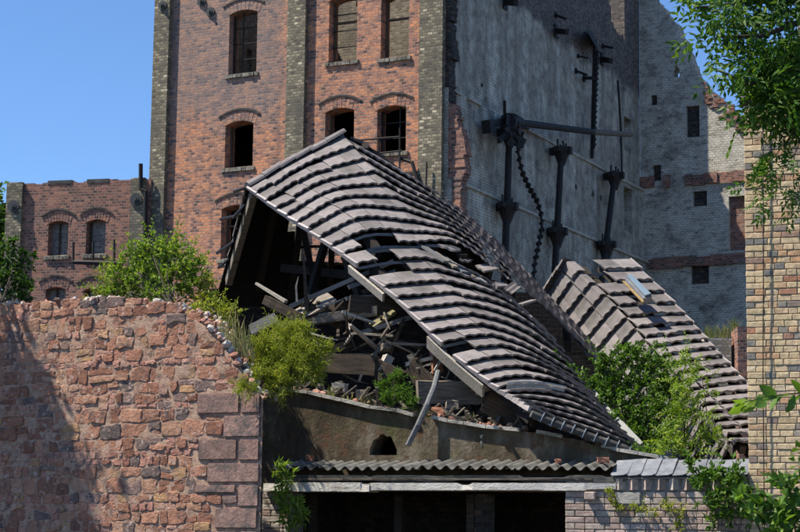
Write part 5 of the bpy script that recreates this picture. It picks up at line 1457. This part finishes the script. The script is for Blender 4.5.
def plant(name, label, cat, base, blobs, leaf, mat, per=10, seed=1, stem_r=0.015, droop=0.0, pinnate=None, upb=0.3, group=None, stemname='stem', leafname='foliage', limbs=None, twig=0.25):
    """blobs: (centre Vector, radius or (rx,ry,rz), twigs). Leaves sit along twigs that fan out from branch ends."""
    r = np.random.default_rng(seed); base = Vector(base)
    t = thing(name, label, cat, base, 0, group)
    LP, LD, LN, LL, LW = [], [], [], [], []
    st = MB()
    def add(p, d, n_, L, W): LP.append(p); LD.append(d); LN.append(n_); LL.append(L); LW.append(W)
    for (c, rad, cnt) in blobs:
        c = np.array(c); rad = np.array(rad if hasattr(rad, '__len__') else (rad, rad, rad))
        mid = (np.array(base) * 0.45 + c * 0.55) + r.normal(size=3) * 0.05
        st.tube([base, tuple(mid), tuple(c)], [stem_r, stem_r * 0.65, stem_r * 0.3], 5, False)
        for k in range(cnt):
            d = rdir(r, upb); e = c + d * rad * (r.uniform(0.35, 1.08) if r.random() > 0.12 else r.uniform(1.1, 1.6)); s0 = c + (e - c) * 0.25
            if k % 2 == 0: st.tube([tuple(s0), tuple(e)], [stem_r * 0.28, stem_r * 0.1], 3, False)
            tw = e - s0; tl = np.linalg.norm(tw) + 1e-6
            for j in range(per):
                f = r.uniform(0.25, 1.05) if pinnate is None else (j + 1) / per
                p = s0 + tw * f + r.normal(size=3) * 0.012
                dd = tw / tl * r.uniform(0.2, 0.9) + rdir(r, 0.15) * 0.9; dd[2] -= droop
                dd /= np.linalg.norm(dd)
                nn = rdir(r, 0.9)
                if pinnate is None:
                    s = r.uniform(0.6, 1.25); add(p, dd, nn, leaf[0] * s, leaf[1] * s)
                else:
                    Lr, npair = pinnate; Lr = Lr * r.uniform(0.7, 1.15)
                    sdv = np.cross(dd, nn); sdv /= np.linalg.norm(sdv) + 1e-9
                    for q in range(1, npair + 1):
                        g_ = p + dd * Lr * q / npair + np.array((0, 0, -0.10 * Lr * (q / npair) ** 2))
                        for sg in (-1, 1):
                            ld = dd * 0.55 + sdv * sg * 0.9 + r.normal(size=3) * 0.12; s = r.uniform(0.75, 1.1) * (0.75 + 0.35 * math.sin(math.pi * q / (npair + 1)))
                            add(g_, ld, nn + r.normal(size=3) * 0.15, leaf[0] * s, leaf[1] * s)
                    add(p + dd * Lr * 1.02, dd, nn, leaf[0], leaf[1])
    V, F = leaf_cloud(LP, LD, LN, LL, LW)
    V = V - np.array(base)
    place(leafname, np_mesh(leafname, V, F, M[mat]), MW[t], t)
    if limbs: limbs(st)
    st.build(stemname, M['bark'], t, True)
    return t
def B(px, py, Y, rad, n): return (at(px, py, Y), rad, n)
def BF(px, py, Y, rad, n): return (front(px, py, Y), rad, n)

plant('leafy_shrub', 'bright green leafy shrub growing on the rubble wall top', 'shrub', at(172, 306, 24.3),
      [B(118, 272, 24.9, 0.26, 40), B(110, 294, 24.8, 0.28, 40), B(134, 258, 25, 0.24, 34), B(150, 248, 25.0, 0.30, 60), B(172, 255, 25.0, 0.34, 70), B(190, 268, 25.0, 0.32, 66), B(146, 275, 24.9, 0.33, 60), B(172, 283, 24.8, 0.36, 76), B(196, 290, 24.9, 0.30, 50), B(128, 292, 24.8, 0.30, 36), B(152, 298, 24.6, 0.26, 40)],
      (0.058, 0.03), 'leaf_bright', 12, 2)
plant('leafy_shrub', 'smaller yellow green shrub by the dark rear verge and dry grass', 'shrub', at(212, 335, 24.0),
      [B(205, 300, 24.7, 0.20, 36), B(214, 312, 24.5, 0.26, 50), B(222, 324, 24.3, 0.24, 44), B(208, 283, 24.8, 0.16, 20), B(230, 314, 24.3, 0.15, 18), B(198, 312, 24.3, 0.18, 26)],
      (0.06, 0.022), 'leaf_yellow', 10, 3)
plant('weed_clump', 'sparse yellowish weeds in front of the annex windows', 'weeds', at(112, 305, 24.6),
      [B(100, 280, 25, 0.22, 22), B(114, 290, 25, 0.25, 26), B(106, 266, 25.2, 0.14, 9), B(122, 276, 25, 0.2, 16), B(94, 296, 24.8, 0.18, 14)], (0.05, 0.012), 'leaf_yellow', 9, 4, 0.008)
plant('feathery_bush', 'feathery yellow green bush hanging over the end of the rubble wall', 'bush', at(272, 394, 23.5),
      [B(283, 345, 23.4, 0.32, 130), B(304, 352, 23.4, 0.27, 117), B(268, 362, 23.3, 0.32, 130), B(292, 368, 23.2, 0.34, 143), B(314, 362, 23.4, 0.20, 65), B(258, 382, 23.1, 0.27, 91), B(280, 386, 23.1, 0.27, 78), B(246, 390, 22.6, 0.18, 39), B(318, 376, 23.3, 0.14, 31), B(284, 332, 23.6, 0.18, 39), B(262, 345, 23.3, 0.22, 50), B(300, 330, 23.5, 0.18, 40), B(325, 352, 23.5, 0.13, 30)],
      (0.06, 0.009), 'leaf_yellow', 20, 5, 0.006, upb=0.5)
plant('weed_clump', 'fresh green weed clump sprouting between the fallen timbers', 'weeds', front(396, 414, 23.75),
      [BF(383, 388, 23.75, 0.14, 34), BF(396, 380, 23.75, 0.15, 40), BF(405, 394, 23.7, 0.16, 44), BF(388, 402, 23.65, 0.16, 40), BF(412, 404, 23.65, 0.12, 26)], (0.06, 0.014), 'leaf_mid', 12, 6, 0.006, upb=0.8)
plant('valley_bush', 'dense green bush growing in the valley between both tiled roofs', 'bush', at(640, 462, 24.3),
      [B(606, 368, 25.0, 0.28, 56), B(630, 357, 25.0, 0.27, 56), B(655, 366, 25.0, 0.28, 56), B(592, 388, 25.0, 0.22, 40), B(616, 388, 24.9, 0.30, 66), B(644, 388, 24.9, 0.32, 70), B(668, 388, 24.9, 0.26, 50), B(628, 412, 24.8, 0.30, 60), B(654, 414, 24.7, 0.3, 60), B(676, 412, 24.8, 0.22, 36), B(640, 436, 24.6, 0.28, 50), B(664, 440, 24.5, 0.26, 44), B(618, 432, 24.6, 0.2, 30)],
      (0.062, 0.036), 'leaf_mid', 12, 7, 0.018)
plant('creeper', 'thin green creeper running up the gap in the main roof', 'creeper', at(604, 410, 24.5),
      [B(556, 360, 25.2, 0.09, 10), B(566, 370, 25.1, 0.11, 14), B(576, 381, 25.0, 0.13, 18), B(586, 392, 24.8, 0.14, 20), B(598, 404, 24.6, 0.13, 16), B(612, 418, 24.3, 0.12, 12), B(636, 450, 23.7, 0.16, 18), B(648, 456, 23.6, 0.14, 14)], (0.055, 0.034), 'leaf_mid', 8, 8, 0.006)
plant('robinia_sapling', 'slender sapling with feathered leaves in front of the buckled roof', 'sapling', at(684, 466, 23.7),
      [B(690, 362, 24.0, 0.14, 5), B(682, 376, 24.0, 0.18, 7), B(702, 376, 24.0, 0.12, 4), B(690, 395, 23.9, 0.2, 8), B(676, 412, 23.9, 0.2, 8), B(700, 412, 23.8, 0.18, 7), B(686, 428, 23.8, 0.24, 10), B(706, 440, 23.7, 0.18, 8), B(668, 438, 23.8, 0.2, 8), B(690, 450, 23.6, 0.22, 10), B(664, 452, 23.6, 0.16, 7)],
      (0.06, 0.026), 'leaf_bright', 3, 9, 0.012, pinnate=(0.2, 5))
plant('dark_shrub', 'dark green shrub behind the shaded end of the rubble wall', 'shrub', at(2, 302, 24.4),
      [B(4, 262, 25, 0.28, 40), B(18, 272, 25, 0.22, 30), B(6, 286, 24.8, 0.3, 44), B(24, 290, 24.8, 0.2, 26), B(-14, 274, 25, 0.3, 40), B(26, 256, 25, 0.10, 6), B(12, 244, 25, 0.12, 8)], (0.075, 0.042), 'leaf_dark', 9, 10)
plant('background_tree', 'green tree just showing past the far corner of the annex', 'tree', (at(-30, 260, 62).x, 62, 0),
      [B(-4, 222, 62, 0.9, 70), B(-25, 215, 62, 1.4, 100), B(-2, 250, 62, 1.0, 70), B(-30, 260, 62, 1.6, 100)], (0.22, 0.13), 'leaf_mid', 12, 11, 0.2, stemname='trunk', leafname='crown')
plant('nettle', 'broad leaved weed climbing beside the lean-to lintel', 'weed', front(290, 640, 22.55),
      [BF(288, 480, 22.6, 0.15, 13), BF(283, 497, 22.55, 0.16, 14), BF(296, 505, 22.5, 0.16, 15), BF(288, 520, 22.5, 0.17, 16), BF(278, 470, 22.65, 0.1, 6), BF(302, 518, 22.5, 0.1, 7)], (0.11, 0.032), 'leaf_bright', 7, 12, 0.008, upb=0.4)
plant('wall_vine', 'tangled green vine draped over the slate coping', 'vine', front(722, 640, 22.6),
      [BF(700, 482, 22.68, 0.14, 16), BF(716, 476, 22.68, 0.15, 18), BF(733, 480, 22.6, 0.18, 22), BF(722, 496, 22.66, 0.2, 24), BF(742, 496, 22.6, 0.18, 20), BF(708, 500, 22.7, 0.12, 12), BF(692, 465, 22.75, 0.12, 10), BF(728, 514, 22.68, 0.15, 14), BF(748, 512, 22.6, 0.16, 14), BF(712, 520, 22.72, 0.09, 7)], (0.075, 0.045), 'leaf_mid', 8, 13, 0.008)
plant('wall_vine', 'small green tuft rooted in the brick joints of the garden wall', 'weed', front(672, 512, 22.86),
      [BF(670, 506, 22.83, 0.10, 12), BF(680, 514, 22.83, 0.10, 12), BF(676, 526, 22.83, 0.08, 8)], (0.045, 0.02), 'leaf_yellow', 8, 14, 0.004)
plant('wall_vine', 'yellow green weed growing from the stone block in the garden wall', 'weed', front(614, 506, 22.84),
      [BF(610, 494, 22.82, 0.07, 9), BF(613, 503, 22.82, 0.07, 9), BF(619, 508, 22.82, 0.06, 8), BF(632, 507, 22.83, 0.06, 7), BF(645, 509, 22.83, 0.07, 8), BF(653, 512, 22.83, 0.05, 6)], (0.04, 0.02), 'leaf_yellow', 8, 15, 0.004)

# shrub between the camera and the garden wall, out of focus, with large single leaves
fs = plant('foreground_shrub', 'large leaved shrub standing well in front of the garden wall', 'shrub', (at(800, 500, 12.2).x + 0.25, 12.2, 0),
      [B(772, 512, 12.0, 0.16, 10), B(792, 500, 12.1, 0.18, 12), B(806, 478, 12.2, 0.2, 12), B(770, 528, 12.0, 0.2, 12), B(800, 524, 12.1, 0.22, 14), B(830, 500, 12.3, 0.3, 18), B(840, 440, 12.3, 0.3, 18), B(750, 504, 12.0, 0.1, 4), B(850, 560, 12.2, 0.4, 24)], (0.085, 0.055), 'leaf_mid', 7, 16, 0.016)
rq = np.random.default_rng(17)
def big_leaf(p, d, n_, L, W, mat, parent):
    d = d.normalized(); s = d.cross(n_).normalized(); n2 = s.cross(d)
    w = MB(); k = 7; vs = []
    for i in range(k + 1):
        t = i / k; hw = W / 2 * math.sin(math.pi * min(1, t * 0.93 + 0.05)) ** 0.8 * (1 - 0.15 * (i % 2)); c = p + d * L * t - n2 * L * 0.18 * t * t
        vs += [c + s * hw + n2 * hw * 0.3, c, c - s * hw + n2 * hw * 0.3]
    w.v = [tuple(q) for q in vs]
    for i in range(k):
        for j in range(2): w.f.append((i * 3 + j, i * 3 + j + 1, (i + 1) * 3 + j + 1, (i + 1) * 3 + j))
    w.build('leaf', M[mat], parent, True, True)
sp_a, sp_b = at(812, 392, 12.3), at(738, 404, 12.0)
w = MB(); w.tube([at(850, 405, 12.4), sp_a, sp_a.lerp(sp_b, 0.6) + Vector((0, 0, 0.02)), sp_b], [0.008, 0.006, 0.004, 0.003], 5); w.build('twig', M['bark'], fs, True)
for i in range(13):
    f = i / 12; p = sp_a.lerp(sp_b, f); sg = -1 if i % 2 else 1
    d = (sp_b - sp_a).normalized() * 0.7 + Vector((0, -0.25 * sg, 0.55 * sg if sg > 0 else -0.45)) * (1 - f * 0.6) + Vector(rq.normal(size=3) * 0.3)
    big_leaf(p, d, Vector((0.1, -0.5, 0.8)) + Vector(rq.normal(size=3) * 0.5), 0.17 - 0.04 * f + rq.uniform(-0.04, 0.02), 0.085, 'leaf_bright' if f > 0.7 else 'leaf_mid', fs)

# ash tree whose branches hang into the top right corner
abase = Vector((6.4, 18.6, 0))
ab = []
ra = random.Random(5)
for (px, py, rd, n) in ((704, 6, 0.16, 5), (724, 4, 0.24, 9), (748, 6, 0.3, 13), (776, 8, 0.32, 16), (800, 12, 0.34, 18), (712, 26, 0.22, 7), (735, 26, 0.26, 8), (718, 44, 0.2, 6), (738, 60, 0.18, 8), (757, 60, 0.22, 8), (752, 80, 0.2, 12), (716, 66, 0.12, 4), (790, 86, 0.3, 22), (776, 106, 0.24, 18), (800, 108, 0.26, 20), (768, 76, 0.3, 16), (795, 72, 0.32, 18), (758, 96, 0.24, 14), (782, 98, 0.3, 18), (808, 100, 0.3, 26), (768, 62, 0.24, 14), (786, 60, 0.28, 18), (772, 90, 0.26, 20), (770, 44, 0.22, 7), (798, 40, 0.26, 9), (830, 60, 0.4, 20), (850, 20, 0.5, 24), (870, 90, 0.5, 20), (760, -30, 0.5, 22), (820, -40, 0.6, 24), (700, -25, 0.4, 12), (900, 40, 0.6, 24)):
    ab.append(B(px, py, 18.5 + ra.uniform(-0.35, 0.5), rd, n))
def ash_limbs(st):
    top = at(880, 20, 18.9)
    st.tube([abase, abase + Vector((-0.1, 0, 3.2)), top], [0.2, 0.15, 0.08], 8, False)
    for q in ((at(800, 22, 18.6), at(762, 36, 18.5), at(716, 37, 18.5)), (at(800, 80, 18.6), at(750, 84, 18.5), at(708, 66, 18.5)), (at(812, 0, 18.7), at(750, 2, 18.6), at(694, 8, 18.5))):
        st.tube([top, q[0], q[1], q[2]], [0.06, 0.035, 0.022, 0.008], 5, False)
def ash(name, label, base, blobs, seed, limbs):
    # branches start at the limb, not at the root
    r = np.random.default_rng(seed)
    return plant(name, label, 'tree', base, blobs, (0.085, 0.034), 'leaf_ash', 4, seed, 0.012, droop=0.25, pinnate=(0.24, 4), upb=0.1, stemname='trunk', leafname='crown', limbs=limbs)
_old = plant
tr = thing('ash_tree', 'ash tree with feathered leaves hanging in front of the slate roof', 'tree', abase, 0)
tmp = plant('ash_tmp', 'x', 'x', at(880, 20, 18.9), [(c_, r_, max(2, int(n_ * 0.55))) for c_, r_, n_ in ab], (0.112, 0.042), 'leaf_ash', 3, 21, 0.010, droop=0.25, pinnate=(0.3, 4), upb=0.1, stemname='branches', leafname='crown')
for ch in list(tmp.children):
    Wm = MW[tmp]; ch.parent = tr; ch.matrix_basis = MW[tr].inverted() @ Wm
bpy.data.objects.remove(tmp)
st = MB(); ash_limbs(st); st.build('trunk', M['bark'], tr, True)
# hanging ash sprays beside the house wall
plant('ash_spray', 'low hanging ash spray in front of the buff brick wall', 'branch', at(812, 110, 18.4),
      [B(762, 150, 18.3, 0.16, 4), B(775, 162, 18.3, 0.2, 5), B(757, 178, 18.3, 0.18, 5), B(790, 180, 18.3, 0.2, 5), B(770, 196, 18.3, 0.22, 6), B(795, 205, 18.3, 0.2, 5), B(748, 168, 18.3, 0.08, 2)], (0.08, 0.03), 'leaf_ash', 2, 22, 0.006, droop=0.2, pinnate=(0.2, 4), upb=0.0)
# tree left of the view that shades the rubble wall
shp = at(-6, 425, 24.2)
cpt = shp + sdir * 5.2
plant('shade_tree', 'leafy tree beside the rubble wall, throwing dappled shade on it', 'tree', (cpt.x - 0.3, cpt.y, 0),
      [(cpt + Vector((0, 0, 0.1)), (0.8, 0.8, 0.75), 260), (cpt + Vector((-0.2, 0.2, 0.8)), (0.65, 0.6, 0.5), 120), (cpt + Vector((0.1, 0.1, -1.5)), (0.8, 0.6, 0.5), 130), (cpt + Vector((0.1, -0.1, -0.75)), (0.7, 0.6, 0.5), 100), (cpt + Vector((-1.1, 0, 0)), (0.9, 0.8, 0.9), 90), (cpt + Vector((0.45, 0.15, 0.1)), (0.45, 0.4, 0.45), 34)],
      (0.14, 0.085), 'leaf_mid', 11, 23, 0.06, stemname='trunk', leafname='crown')

# grasses
def grass(name, label, spots, mat, n, h, seed):
    r = np.random.default_rng(seed); V = []; F = []
    o_ = spots[0]
    for k in range(n):
        s = spots[r.integers(len(spots))]; p = np.array(s) + r.normal(size=3) * (0.05, 0.05, 0.01); hh = h * r.uniform(0.5, 1.2); lean = r.normal(size=2) * 0.25 * hh; wd = 0.006
        i = len(V); m_ = p + (lean[0] * 0.4, lean[1] * 0.4, hh * 0.6); t_ = p + (lean[0], lean[1], hh)
        V += [p + (-wd, 0, 0), p + (wd, 0, 0), m_ + (wd * 0.8, 0, 0), m_ + (-wd * 0.8, 0, 0), t_]; F += [(i, i + 1, i + 2, i + 3), (i + 3, i + 2, i + 4)]
    me = bpy.data.meshes.new(name); me.from_pydata([tuple(map(float, q)) for q in V], [], F); me.materials.append(M[mat])
    o = bpy.data.objects.new(name, me); col.objects.link(o); o['label'] = label; o['category'] = 'grass'; return stuff(o)
M['drygrass'] = leaf_mat('dry_grass', (0.3, 0.26, 0.12), (0.42, 0.37, 0.2), (0.2, 0.22, 0.06), 0.3)
grass('dry_grass', 'dry straw coloured grass on the crumbled end of the rubble wall', [at(a, b, 23.1) for a, b in ((222, 345), (230, 350), (238, 352), (244, 358), (250, 366), (228, 344))], 'drygrass', 70, 0.42, 1)
grass('grass_tuft', 'grass tuft growing on the low brick pier', [at(a, b, 43.1) for a, b in ((706, 338), (712, 338), (720, 337), (727, 337), (735, 331))], 'grass', 160, 0.3, 2)
grass('grass_tuft', 'thin grass along the top ledge of the stained plaster wall', [front(a, b, 23.7) for a, b in ((330, 398), (350, 403), (366, 408), (425, 418), (470, 425))], 'grass', 60, 0.16, 3)
